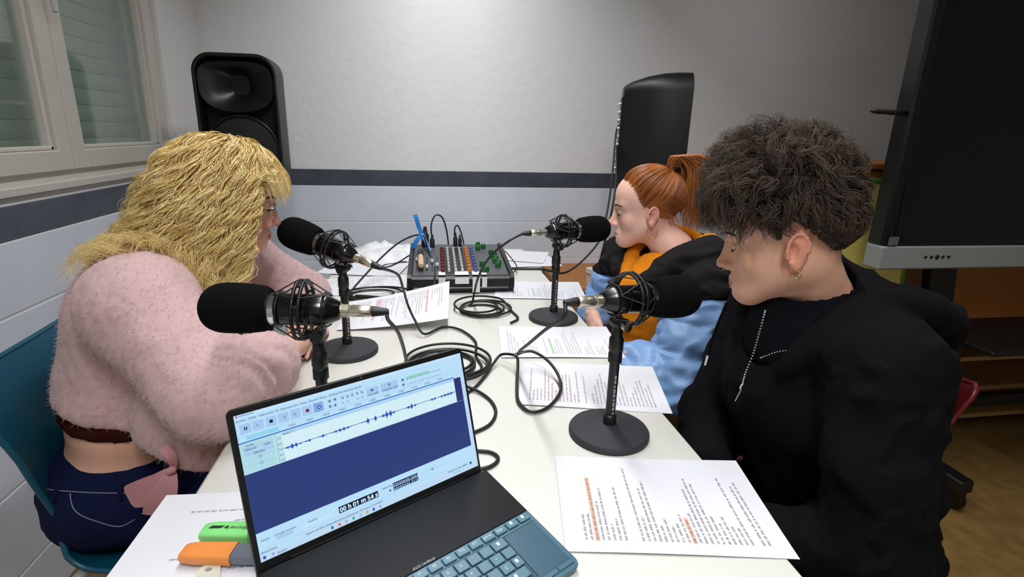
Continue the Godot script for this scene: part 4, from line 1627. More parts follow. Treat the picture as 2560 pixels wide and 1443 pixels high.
func screen_image() -> ImageTexture:
	var W := 1024
	var H := 576
	var im := Image.create(W, H, false, Image.FORMAT_RGB8)
	var bg := Color(0.70, 0.84, 0.94)
	im.fill(bg)
	var R := func(u0, v0, u1, v1, c):
		im.fill_rect(Rect2i(int(u0 * W), int(v0 * H), maxi(1, int((u1 - u0) * W)), maxi(1, int((v1 - v0) * H))), c)
	var line := Color(0.13, 0.38, 0.70)
	var btn := Color(0.62, 0.76, 0.90)
	# title bar
	R.call(0.0, 0.0, 1.0, 0.022, Color(0.74, 0.86, 0.95))
	R.call(0.006, 0.006, 0.014, 0.018, Color(0.70, 0.20, 0.35))
	R.call(0.018, 0.008, 0.07, 0.015, Color(0.45, 0.60, 0.75))
	# transport buttons
	for k in 7:
		var u := 0.033 + k * 0.0455
		R.call(u - 0.020, 0.068, u + 0.020, 0.134, btn if k != 6 else Color(0.50, 0.62, 0.86))
	R.call(0.028, 0.090, 0.032, 0.112, Color(0.08, 0.12, 0.25)); R.call(0.035, 0.090, 0.039, 0.112, Color(0.08, 0.12, 0.25))
	for k in 8:
		R.call(0.071 + k * 0.0012, 0.090 + k * 0.0013, 0.0722 + k * 0.0012, 0.112 - k * 0.0013, Color(0.45, 0.62, 0.80))
		R.call(0.208 + k * 0.0012, 0.090 + k * 0.0013, 0.2092 + k * 0.0012, 0.112 - k * 0.0013, Color(0.40, 0.55, 0.75))
		R.call(0.176 - k * 0.0012, 0.090 + k * 0.0013, 0.1772 - k * 0.0012, 0.112 - k * 0.0013, Color(0.40, 0.55, 0.75))
	R.call(0.118, 0.091, 0.130, 0.112, Color(0.05, 0.08, 0.2))
	var disc := func(cu, cv, r, c):
		for y in range(int(cv * H - r), int(cv * H + r) + 1):
			for x in range(int(cu * W - r), int(cu * W + r) + 1):
				if (x - cu * W) * (x - cu * W) + (y - cv * H) * (y - cv * H) <= r * r:
					im.set_pixel(clampi(x, 0, W - 1), clampi(y, 0, H - 1), c)
	disc.call(0.260, 0.101, 7, Color(0.45, 0.12, 0.16))
	disc.call(0.306, 0.101, 8, Color(0.20, 0.28, 0.55)); disc.call(0.306, 0.101, 5, Color(0.55, 0.66, 0.88))
	# tool icons
	for q in [[0.352, 0.083], [0.375, 0.082], [0.351, 0.123], [0.373, 0.124]]:
		R.call(q[0] - 0.008, q[1] - 0.012, q[0] + 0.008, q[1] + 0.012, btn)
		R.call(q[0] - 0.001, q[1] - 0.010, q[0] + 0.002, q[1] + 0.010, Color(0.12, 0.20, 0.40))
		R.call(q[0] - 0.005, q[1] - 0.002, q[0] + 0.005, q[1] + 0.002, Color(0.12, 0.20, 0.40))
	for k in 5:
		var u := 0.405 + k * 0.0213
		disc.call(u, 0.083, 5, Color(0.20, 0.32, 0.55)); disc.call(u, 0.083, 3, bg)
		R.call(u + 0.003, 0.092, u + 0.006, 0.098, Color(0.20, 0.32, 0.55))
		if k != 2:
			R.call(u - 0.006, 0.118, u + 0.006, 0.132, Color(0.60, 0.72, 0.84))
	R.call(0.512, 0.070, 0.566, 0.136, btn); R.call(0.578, 0.068, 0.658, 0.136, btn)
	R.call(0.530, 0.086, 0.544, 0.100, Color(0.22, 0.36, 0.6)); R.call(0.615, 0.080, 0.621, 0.100, Color(0.22, 0.36, 0.6))
	# meters
	R.call(0.701, 0.068, 0.818, 0.090, Color(0.55, 0.80, 0.72))
	for k in 14:
		R.call(0.705 + k * 0.013, 0.086, 0.710 + k * 0.013, 0.094, Color(0.10, 0.42, 0.25) if k < 9 else Color(0.25, 0.40, 0.55))
		R.call(0.705 + k * 0.013, 0.128, 0.710 + k * 0.013, 0.134, Color(0.22, 0.36, 0.52))
	R.call(0.678, 0.076, 0.690, 0.098, Color(0.35, 0.48, 0.65)); R.call(0.678, 0.116, 0.690, 0.136, Color(0.35, 0.48, 0.65))
	# ruler, clip and track head
	R.call(0.0, 0.150, 1.0, 0.152, Color(0.55, 0.72, 0.85))
	R.call(0.030, 0.150, 0.146, 0.180, Color(0.55, 0.80, 0.90))
	R.call(0.0, 0.186, 0.945, 0.194, line)
	R.call(0.0, 0.195, 0.120, 0.398, Color(0.66, 0.82, 0.86))
	R.call(0.120, 0.195, 0.150, 0.398, Color(0.72, 0.86, 0.88))
	R.call(0.126, 0.195, 0.128, 0.398, Color(0.45, 0.66, 0.80))
	R.call(0.004, 0.222, 0.120, 0.225, Color(0.55, 0.72, 0.85))
	R.call(0.012, 0.226, 0.064, 0.250, btn); R.call(0.070, 0.226, 0.116, 0.250, btn); R.call(0.012, 0.262, 0.116, 0.284, btn)
	for v in [0.307, 0.351]:
		R.call(0.020, v - 0.002, 0.112, v + 0.001, Color(0.55, 0.70, 0.82))
		disc.call(0.064, v, 6, Color(0.30, 0.50, 0.72)); disc.call(0.064, v, 4, Color(0.70, 0.84, 0.92))
	R.call(0.150, 0.195, 0.942, 0.398, Color(0.80, 0.90, 0.93))
	R.call(0.150, 0.195, 0.942, 0.220, Color(0.66, 0.80, 0.92))
	R.call(0.942, 0.200, 0.985, 0.400, Color(0.16, 0.20, 0.42))
	# waveform
	var rng := RandomNumberGenerator.new()
	rng.seed = 77
	R.call(0.150, 0.309, 0.940, 0.313, Color(0.10, 0.28, 0.62))
	for seg in [[0.155, 0.22, 14], [0.23, 0.255, 9], [0.285, 0.318, 9], [0.333, 0.425, 11], [0.463, 0.475, 12], [0.480, 0.505, 24], [0.520, 0.540, 16], [0.555, 0.625, 24], [0.670, 0.735, 14], [0.80, 0.835, 12], [0.845, 0.938, 13]]:
		var x0: float = seg[0] * W
		var x1: float = seg[1] * W
		for x in range(int(x0), int(x1)):
			var e := sin((x - x0) / (x1 - x0) * PI)
			var h := int((0.25 + 0.75 * rng.randf()) * e * seg[2] * (0.55 + 0.45 * sin(x * 0.35)))
			im.fill_rect(Rect2i(x, int(0.311 * H) - h, 1, 2 * h + 1), Color(0.12, 0.30, 0.66))
	# empty project area
	R.call(0.0, 0.402, 0.980, 0.806, Color(0.145, 0.215, 0.45))
	R.call(0.980, 0.20, 1.0, 0.806, Color(0.72, 0.82, 0.94))
	# bottom bars
	R.call(0.0, 0.925, 1.0, 0.927, Color(0.60, 0.74, 0.85))
	R.call(0.312, 0.855, 0.485, 0.902, Color(0.03, 0.07, 0.16))
	R.call(0.556, 0.846, 0.680, 0.874, Color(0.07, 0.14, 0.30)); R.call(0.556, 0.880, 0.680, 0.908, Color(0.07, 0.14, 0.30))
	R.call(0.066, 0.876, 0.130, 0.900, btn); R.call(0.160, 0.876, 0.290, 0.900, Color(0.74, 0.86, 0.94))
	disc.call(0.539, 0.892, 5, Color(0.30, 0.40, 0.60))
	R.call(0.700, 0.862, 0.820, 0.865, Color(0.50, 0.64, 0.80)); disc.call(0.754, 0.864, 6, Color(0.42, 0.56, 0.76))
	R.call(0.0, 0.958, 1.0, 1.0, Color(0.72, 0.82, 0.92))
	for q in [[0.010, 0.968], [0.0155, 0.968], [0.010, 0.978], [0.0155, 0.978]]:
		R.call(q[0], q[1], q[0] + 0.005, q[1] + 0.009, Color(0.10, 0.20, 0.50))
	disc.call(0.045, 0.976, 5, Color(0.30, 0.40, 0.60)); disc.call(0.045, 0.976, 3, Color(0.72, 0.82, 0.92))
	var ic := [Color(0.85, 0.80, 0.75), Color(0.25, 0.40, 0.55), Color(0.85, 0.45, 0.30), Color(0.65, 0.65, 0.75), Color(0.25, 0.65, 0.60), Color(0.60, 0.70, 0.85), Color(0.85, 0.60, 0.30), Color(0.10, 0.35, 0.75), Color(0.60, 0.60, 0.85)]
	for k in 9:
		R.call(0.240 + k * 0.030, 0.968, 0.250 + k * 0.030, 0.990, ic[k])
	R.call(0.86, 0.970, 0.90, 0.984, Color(0.55, 0.80, 0.80)); R.call(0.955, 0.940, 0.967, 0.960, Color(0.20, 0.25, 0.50))
	return ImageTexture.create_from_image(im)

# ---------------------------------------------------------------- small things
func highlighter(label: String, at: Vector3, turn: float, cap: Color, body: Color):
	var t = thing("highlighter_pen", label, "highlighter", at, turn, "highlighter pens on the near sheet")
	var g := G.new()
	# broad flat cap, slightly wedge-shaped
	var X := Transform3D(Basis(V(0, 0, -1), V(0, 1, 0), V(1, 0, 0)), V(0, 0.0085, 0))
	loft(g, X, [ring(0.021, 0.0105, 0.004, -0.002), ring(0.0245, 0.0135, 0.005, 0.002), ring(0.027, 0.0155, 0.005, 0.014), ring(0.028, 0.0165, 0.005, 0.060)], true, true)
	part(g, "cap", smat(cap, 0.4), t)
	g = G.new()
	loft(g, X, [ring(0.0255, 0.0148, 0.006, 0.0605), ring(0.026, 0.0152, 0.006, 0.064), ring(0.026, 0.0152, 0.006, 0.095), ring(0.022, 0.012, 0.005, 0.102)], true, true)
	part(g, "barrel", smat(body, 0.35), t)
	return t

func build_small_things():
	var green := Color(0.52, 0.86, 0.50)
	var t = highlighter("green highlighter pen with black print beside the laptop screen", V(-0.281, TY + 0.0035, -0.622), -0.14, green, green)
	var st := SurfaceTool.new()
	st.begin(Mesh.PRIMITIVE_TRIANGLES)
	text_on(st, "Bismark", 0.0052, Transform3D(Basis(Vector3.RIGHT, -PI / 2).rotated(Vector3.UP, PI), V(0.041, 0.01685, 0.001)))
	st.generate_normals()
	var ink := smat(Color(0.05, 0.16, 0.07), 0.6)
	part(st.commit(), "print", ink, t)
	var g := G.new()
	g.prism(Transform3D(Basis(Vector3.RIGHT, -PI / 2), V(0.0165, 0.0168, 0.0)), PackedVector2Array([V2(-0.009, -0.0022), V2(0.006, -0.0022), V2(0.0095, 0.0022), V2(-0.006, 0.0022)]), 0.0003)
	g.prism(Transform3D(Basis(Vector3.RIGHT, -PI / 2), V(0.0285, 0.0168, 0.0)), PackedVector2Array([V2(-0.0022, -0.0020), V2(0.0002, -0.0020), V2(0.0022, 0.0022), V2(0.0, 0.0022)]), 0.0003)
	g.lathe(Transform3D(Basis(), V(0.0565, 0.0166, 0.0012)), [V2(0.0028, 0.0), V2(0.0028, 0.0003), V2(0.0014, 0.0003), V2(0.0014, 0.0)], 14)
	part(g, "printed_slug", ink, t)
	highlighter("orange-capped highlighter pen with a grey barrel beside the laptop screen", V(-0.291, TY + 0.0035, -0.588), -0.16, Color(0.90, 0.55, 0.27), Color(0.40, 0.42, 0.46))
	t = thing("white_key_tag", "small white rounded plastic tag with a hole on the near sheet", "tag", V(-0.254, TY + 0.003, -0.552), 0.2)
	g = G.new()
	var outer := []
	var hole := []
	for k in 40:
		var a := TAU * k / 40
		var p := V2(0.013 * cos(a), -0.008 + 0.013 * sin(a))
		if p.y > -0.008:
			p = V2(0.0145 * signf(cos(a)) * pow(absf(cos(a)), 0.5), -0.008 + 0.032 * pow(absf(sin(a)), 0.5))
		outer.append(p)
		hole.append(V2(0.004 * cos(a), -0.011 + 0.003 * sin(a)))
	for k in 40:
		var j := (k + 1) % 40
		var A: Vector2 = outer[k]
		var B: Vector2 = outer[j]
		var C: Vector2 = hole[j]
		var D: Vector2 = hole[k]
		g.quad(V(A.x, 0.004, A.y), V(B.x, 0.004, B.y), V(C.x, 0.004, C.y), V(D.x, 0.004, D.y))
		g.quad(V(A.x, 0.0, A.y), V(B.x, 0.0, B.y), V(B.x, 0.004, B.y), V(A.x, 0.004, A.y))
		g.quad(V(C.x, 0.0, C.y), V(D.x, 0.0, D.y), V(D.x, 0.004, D.y), V(C.x, 0.004, C.y))
	part(g, "tag_plate", smat(Color(0.80, 0.79, 0.72), 0.5), t)

# ---------------------------------------------------------------- people
# head space: x the person's left, y up, z forward, origin between the ears
func head_at(origin: Vector3, fwd: Vector3, pitch: float, roll: float) -> Transform3D:
	var z := V(fwd.x, 0, fwd.z).normalized()
	var b := Basis(Vector3.UP.cross(z), Vector3.UP, z)
	b = b * Basis(Vector3.RIGHT, pitch) * Basis(Vector3.BACK, roll)
	return Transform3D(b, origin)

func add_head(F: Field, X: Transform3D, s: float, nose := 0.0, jaw := 0.0):
	F.x = X * Transform3D(Basis().scaled(Vector3.ONE * s), Vector3.ZERO)
	F.s = s
	F.ell(V(0, 0.045, -0.010), V(0.0735, 0.083, 0.094), 0.01)
	F.ell(V(0, 0.052, 0.030), V(0.064, 0.058, 0.060), 0.03)
	F.ell(V(0, -0.015, 0.030), V(0.056, 0.068, 0.055), 0.03)
	for k in [-1, 1]:
		F.cap(V(0.049 * k, -0.036, -0.002), V(0.017 * k, -0.084, 0.066), 0.018 + jaw, 0.0140, 0.045)
		F.ell(V(0.040 * k, -0.020, 0.056), V(0.021, 0.022, 0.020), 0.022)
	F.ell(V(0, -0.086, 0.074), V(0.0180, 0.0140, 0.0150), 0.018)
	F.ell(V(0, -0.064, 0.068), V(0.028, 0.027, 0.0250), 0.028)
	for k in [-1, 1]:
		F.cap(V(0.044 * k, 0.030, 0.066), V(0.009 * k, 0.027, 0.0845), 0.0095, 0.0085, 0.018)
		F.ell(V(0.031 * k, 0.010, 0.097), V(0.017, 0.0105, 0.0145), 0.014, 1)
		F.ell(V(0.0318 * k, 0.0085, 0.0742), V(0.0150, 0.0115, 0.0130), 0.003)
	F.cap(V(0, 0.026, 0.070), V(0, -0.026, 0.084), 0.0125, 0.0165, 0.012)
	F.cap(V(0, 0.024, 0.0825), V(0, -0.024, 0.104 + nose), 0.0065, 0.0082, 0.013)
	F.ell(V(0, -0.0285, 0.1075 + nose), V(0.0095, 0.0085, 0.0090), 0.006)
	for k in [-1, 1]:
		F.ell(V(0.0112 * k, -0.0325, 0.0960 + nose * 0.5), V(0.0072, 0.0072, 0.0090), 0.006)
		F.ell(V(0.0062 * k, -0.0395, 0.1005 + nose * 0.5), V(0.0032, 0.0042, 0.0048), 0.003, 1)
		F.cap(V(0.0185 * k, -0.0615, 0.0850), V(0.004 * k, -0.0570, 0.0945), 0.0036, 0.0050, 0.006)
		F.cap(V(0.0165 * k, -0.0640, 0.0850), V(0.001 * k, -0.0675, 0.0935), 0.0036, 0.0058, 0.006)
	for k in [-1, 1]:
		F.cap(V(0.020 * k, -0.0628, 0.0900), V(0, -0.0624, 0.1050), 0.0012, 0.0014, 0.003, 1)
	F.ell(V(0, -0.0765, 0.0990), V(0.012, 0.0040, 0.0065), 0.007, 1)
	# ears
	for k in [-1, 1]:
		var b := Basis(Vector3.UP, 0.38 * k) * Basis(Vector3.RIGHT, -0.16)
		F.ell(V(0.0775 * k, -0.002, -0.014), V(0.0060, 0.0285, 0.0175), 0.006, 0, b)
		F.ell(V(0.0850 * k, -0.004, -0.0085), V(0.0075, 0.0150, 0.0095), 0.004, 1, b)
		var pts := []
		for j in 9:
			var a := deg_to_rad(-30.0 + j * 27.0)
			pts.append(V(0.0800 * k, -0.001, -0.014) + b * V(0.003 * k, 0.0265 * sin(a), 0.0160 * cos(a) * (1.0 if a < PI / 2 else 1.05)))
		for j in 8:
			F.cap(pts[j], pts[j + 1], 0.0030, 0.0030, 0.003)
		F.ell(V(0.0785 * k, -0.0270, -0.0105), V(0.0050, 0.0085, 0.0080), 0.005)
		F.ell(V(0.0775 * k, -0.004, 0.0020), V(0.0040, 0.0060, 0.0040), 0.004)

func skin_paint(X: Transform3D, s: float, base: Color, lip: Color, blush: Color):
	var inv := X.affine_inverse()
	var n := FastNoiseLite.new()
	n.seed = 31
	n.frequency = 90.0
	return func(p: Vector3, _n: Vector3) -> Color:
		var q := (inv * p) / s
		var c := base
		var f := n.get_noise_3dv(p)
		c = c.lerp(blush, clampf(0.10 + 0.14 * f, 0, 1))
		if q.z > 0.04 and absf(q.x) < 0.05:
			var l := ((q - V(0, -0.0625, 0.093)) / V(0.019, 0.0085, 0.02)).length()
			c = c.lerp(lip, 0.85 * clampf((1.15 - l) * 4.0, 0, 1))
			var nt := (q - V(0, -0.03, 0.105)).length()
			c = c.lerp(blush, 0.55 * clampf(1.0 - nt / 0.022, 0, 1))
		var ck := minf((q - V(0.045, -0.025, 0.065)).length(), (q - V(-0.045, -0.025, 0.065)).length())
		c = c.lerp(blush, 0.35 * clampf(1.0 - ck / 0.035, 0, 1))
		if absf(q.x) > 0.072 and q.z < 0.01 and q.z > -0.05 and absf(q.y) < 0.045:
			c = c.lerp(blush, 0.55)
		return c

# hand: x to the thumb side, y along the fingers, z the back of the hand
func add_hand(F: Field, X: Transform3D, curl: Array, s := 1.0, thumb_in := 0.0):
	F.x = X
	F.s = 1.0
	var q := func(p: Vector3) -> Vector3: return p * s
	F.cap(q.call(V(0, -0.02, 0)), q.call(V(0.0, 0.02, 0)), 0.022 * s, 0.020 * s, 0.01)
	var roots := [V(0.026, 0.084, 0), V(0.009, 0.089, 0.002), V(-0.009, 0.086, 0.001), V(-0.025, 0.077, -0.002)]
	var lens := [[0.040, 0.024, 0.020], [0.044, 0.028, 0.021], [0.041, 0.026, 0.021], [0.032, 0.020, 0.018]]
	var rad := [0.0088, 0.0090, 0.0085, 0.0075]
	for k in 4:
		F.cap(q.call(V(roots[k].x * 0.55, 0.015, -0.003)), q.call(roots[k]), 0.0150 * s, 0.0105 * s, 0.012)
	for k in 4:
		var p: Vector3 = roots[k]
		var a := 0.0
		var spread: float = roots[k].x * 1.6
		for j in 3:
			a += curl[k] * [0.55, 1.0, 0.7][j]
			var d := V(sin(spread) * cos(a), cos(a) * cos(spread), -sin(a))
			var e: Vector3 = p + d * lens[k][j]
			F.cap(q.call(p), q.call(e), rad[k] * (1.0 - 0.08 * j) * s, rad[k] * (0.92 - 0.10 * j) * s, 0.0025)
			p = e
	F.cap(q.call(V(0.012, 0.012, -0.006)), q.call(V(0.034, 0.042, -0.012)), 0.015 * s, 0.0115 * s, 0.010)
	F.cap(q.call(V(0.034, 0.042, -0.012)), q.call(V(0.044 - thumb_in, 0.070, -0.016)), 0.0112 * s, 0.0100 * s, 0.004)
	F.cap(q.call(V(0.044 - thumb_in, 0.070, -0.016)), q.call(V(0.046 - thumb_in * 1.6, 0.093, -0.019)), 0.0100 * s, 0.0080 * s, 0.003)

func hand_frame(wrist: Vector3, fingers: Vector3, back: Vector3, left: bool) -> Transform3D:
	var y := fingers.normalized()
	var z := (back - y * back.dot(y)).normalized()
	var x := y.cross(z)
	# thumb of a right hand with the back up and fingers forward points left (-x here)
	if not left:
		x = -x
	return Transform3D(Basis(x, y, z), wrist)

func flip(m: Mesh) -> Mesh:
	return m

# direction on the skull: az from the face round to the left, el up
func sdir(az: float, el: float) -> Vector3:
	return V(sin(az) * cos(el), sin(el), cos(az) * cos(el))

const SC := Vector3(0, 0.045, -0.010)
const SR := Vector3(0.0745, 0.084, 0.095)

func table_at(tab: Array, x: float) -> float:
	for k in tab.size() - 1:
		if x <= tab[k + 1][0]:
			var t: float = (x - tab[k][0]) / (tab[k + 1][0] - tab[k][0])
			return lerpf(tab[k][1], tab[k + 1][1], clampf(t, 0, 1))
	return tab[-1][1]

# a lock of hair: guide points, then strands gathered round them
func add_lock(S: Strands, g: PackedVector3Array, rng: RandomNumberGenerator, n: int, spread: float, amp: float, waves: float, r: float, cols: Array, tight := 0.5, loose := 0.8, flow = null):
	var m := g.size()
	var ph := rng.randf() * TAU
	var hand := 1.0 if rng.randf() < 0.5 else -1.0
	var tone := rng.randf()
	var axis := V(rng.randf() - 0.5, rng.randf() - 0.5, rng.randf() - 0.5).normalized()
	var flat := 1.0
	if flow != null:   # neighbours wave together, mostly along the surface
		ph = flow[1]
		axis = flow[0]
		hand = 1.0
		flat = 0.7
	for k in n:
		var a := rng.randf() * TAU
		var o := sqrt(rng.randf())
		var dph := rng.randf_range(-loose, loose)
		var damp := amp * rng.randf_range(0.75, 1.3)
		var cut := m - (rng.randi() % maxi(1, int(m * 0.22)))
		var pts := PackedVector3Array()
		for i in cut:
			var t := float(i) / (m - 1)
			var d := (g[mini(i + 1, m - 1)] - g[maxi(i - 1, 0)]).normalized()
			var u := d.cross(axis).normalized()
			var w := d.cross(u)
			var sp := spread * (1.0 - tight * t)
			var wv := ph + dph + t * waves * TAU
			var grow := minf(1.0, t * 3.0)
			pts.append(g[i] + u * (cos(a) * o * sp + cos(wv) * damp * grow) + w * (sin(a) * o * sp + hand * flat * sin(wv) * damp * grow))
		var tn := clampf(tone + rng.randf_range(-0.25, 0.25), 0, 1)
		var c: Color = cols[0].lerp(cols[1], tn)
		S.add(pts, r * rng.randf_range(0.8, 1.2), 0.25, c, c.lerp(cols[2], 0.6))

# plastic shell chair with a tube frame; local +z is the front
func chair(label: String, at: Vector3, fwd: Vector3, c: Color):
	var z := fwd.normalized()
	var t = thing("shell_chair", label, "chair", at, 0, "plastic shell chairs")
	t.basis = Basis(Vector3.UP.cross(z), Vector3.UP, z)
	var prof := curve([V(0, 0.425, 0.225), V(0, 0.450, 0.195), V(0, 0.443, 0.08), V(0, 0.436, -0.06), V(0, 0.450, -0.145), V(0, 0.51, -0.192), V(0, 0.60, -0.210), V(0, 0.72, -0.232), V(0, 0.82, -0.262), V(0, 0.835, -0.268)], 4)
	var n := prof.size()
	var g := G.new()
	var grid := []
	for k in n:
		var v := float(k) / (n - 1)
		var w := table_at([[0, 0.18], [0.06, 0.205], [0.3, 0.215], [0.5, 0.195], [0.6, 0.175], [0.72, 0.195], [0.9, 0.215], [0.97, 0.205], [1.0, 0.18]], v)
		var dish := table_at([[0, 0.0], [0.2, 0.022], [0.5, 0.03], [0.6, 0.045], [0.75, 0.045], [1.0, 0.02]], v)
		var d: Vector3 = (prof[mini(k + 1, n - 1)] - prof[maxi(k - 1, 0)]).normalized()
		var up := V(0, -d.z, d.y)
		if up.y < 0 and v < 0.5:
			up = -up
		if v >= 0.5 and up.z < 0:
			up = -up
		var row := []
		for j in 17:
			var u := j / 8.0 - 1.0
			row.append([prof[k] + V(u * w, 0, 0) + up * dish * u * u, up])
		grid.append(row)
	for side in 2:
		for k in n - 1:
			for j in 16:
				var q := []
				for e in [[k, j], [k, j + 1], [k + 1, j + 1], [k + 1, j]]:
					var w: Array = grid[e[0]][e[1]]
					q.append(w[0] - w[1] * 0.006 * side)
				if side == 1:
					q.reverse()
				g.quad(q[0], q[1], q[2], q[3], 10 + side)
	var rim := []
	for k in n: rim.append(grid[k][0][0] - grid[k][0][1] * 0.003)
	for j in range(1, 17): rim.append(grid[n - 1][j][0] - grid[n - 1][j][1] * 0.003)
	for k in range(n - 2, -1, -1): rim.append(grid[k][16][0] - grid[k][16][1] * 0.003)
	for j in range(15, 0, -1): rim.append(grid[0][j][0] - grid[0][j][1] * 0.003)
	g.tube(rim, 0.0055, 8, true)
	part(g, "shell", smat(c, 0.38), t)
	for s in [[-1, -1], [1, -1], [-1, 1], [1, 1]]:
		g = G.new()
		g.tube(curve([V(0.12 * s[0], 0.425, 0.12 * s[1]), V(0.165 * s[0], 0.415, 0.16 * s[1]), V(0.185 * s[0], 0.36, 0.18 * s[1]), V(0.205 * s[0], 0.01, 0.21 * s[1])], 6), 0.011, 12)
		part(g, "leg", M.steel_white, t)
	return t

func folds(sd: int, freq: float, amp: float, stretch := Vector3.ONE):
	var n := FastNoiseLite.new()
	n.seed = sd
	n.frequency = freq
	n.fractal_octaves = 2
	return func(p: Vector3, _n: Vector3) -> float:
		var v := n.get_noise_3dv(p * stretch)
		return amp * (1.0 - 2.2 * absf(v))

# long soft creases of a heavy sweatshirt
func creases(sd: int):
	var n := FastNoiseLite.new()
	n.seed = sd
	n.frequency = 5.0
	n.fractal_octaves = 1
	var f := FastNoiseLite.new()
	f.seed = sd + 1
	f.frequency = 12.0
	f.fractal_octaves = 2
	return func(p: Vector3, _n: Vector3) -> float:
		var w := n.get_noise_3dv(V(p.x * 0.9, p.y * 0.75 + p.x * 0.7, p.z * 1.1) + Vector3.ONE * 0.04 * f.get_noise_3dv(p))
		var r := 1.0 - absf(w) * 4.0
		return 0.003 + 0.0065 * maxf(r, -0.4) + 0.0026 * f.get_noise_3dv(p)

# moves a point onto a field's surface, then out by off
func snap(F: Field, p: Vector3, off := 0.001) -> Vector3:
	var ids := F.all()
	for k in 6:
		var d := F.at(p, ids)
		var g := V(F.at(p + V(0.002, 0, 0), ids) - d, F.at(p + V(0, 0.002, 0), ids) - d, F.at(p + V(0, 0, 0.002), ids) - d).normalized()
		p -= g * (d - off)
	return p

func bare(F: Field):
	F.x = Transform3D.IDENTITY
	F.s = 1.0

func lashes(t: Node3D, o: Vector3, F: Field, X: Transform3D, s: float, c: Color, brow: Color, r := 0.0007):
	var rng := RandomNumberGenerator.new()
	rng.seed = 12
	for k in [-1, 1]:
		var S := Strands.new()
		var edge := PackedVector3Array()
		for j in 15:
			var u := j / 14.0
			var p := V((0.0185 + 0.0275 * u) * k, 0.0035 - 0.0052 * sin(u * PI), 0.088 - 0.010 * u * u)
			var q := snap(F, X * (p * s), 0.0002)
			edge.append(q)
			var out := X.basis * V((u - 0.35) * 0.6 * k, -0.55, 0.85)
			for m in 2:
				var w := V(rng.randf_range(-0.2, 0.2), rng.randf_range(-0.2, 0.2), rng.randf_range(-0.2, 0.2))
				S.add(PackedVector3Array([q, q + out * 0.0030 + w * 0.001, q + out * 0.0052 + V(0, 0.0008, 0) + w * 0.003]), 0.0004, 0.3, c, c)
		S.add(edge, 0.0007, 0.8, c, c)
		part(S.done(), "eyelashes", vmat(0.6), t).position = o
		S = Strands.new()
		for j in 110:
			var u := rng.randf()
			var p := V((0.011 + 0.037 * u) * k, 0.0265 + 0.0085 * u - 0.012 * maxf(0, u - 0.6) + rng.randf_range(-0.0026, 0.0026) * (1.0 - 0.5 * u), 0.094 - 0.018 * u * u)
			var e := p + V(0.0075 * k, 0.0022 - 0.005 * u, -0.004 * u)
			var a := snap(F, X * (p * s), 0.0)
			var b := snap(F, X * (e * s), 0.0006)
			S.add(PackedVector3Array([a, (a + b) * 0.5 + (X.basis.z * 0.0007), b]), r * 0.7, 0.3, brow, brow)
		part(S.done(), "eyebrow", vmat(0.6), t).position = o

func earring(X: Transform3D, s: float, side: float, r: float, th: float) -> ArrayMesh:
	var g := G.new()
	var p := []
	for k in 24:
		var a := TAU * k / 24
		p.append(X * (V(0.0795 * side, -0.034 - r / s, -0.0105) * s + V(0.0, r * cos(a), r * sin(a))))
	g.tube(p, th, 8, true)
	return g.done()

func skin_mat() -> StandardMaterial3D:
	var m := vmat(0.48)
	m.subsurf_scatter_enabled = true
	m.subsurf_scatter_strength = 0.06
	return m

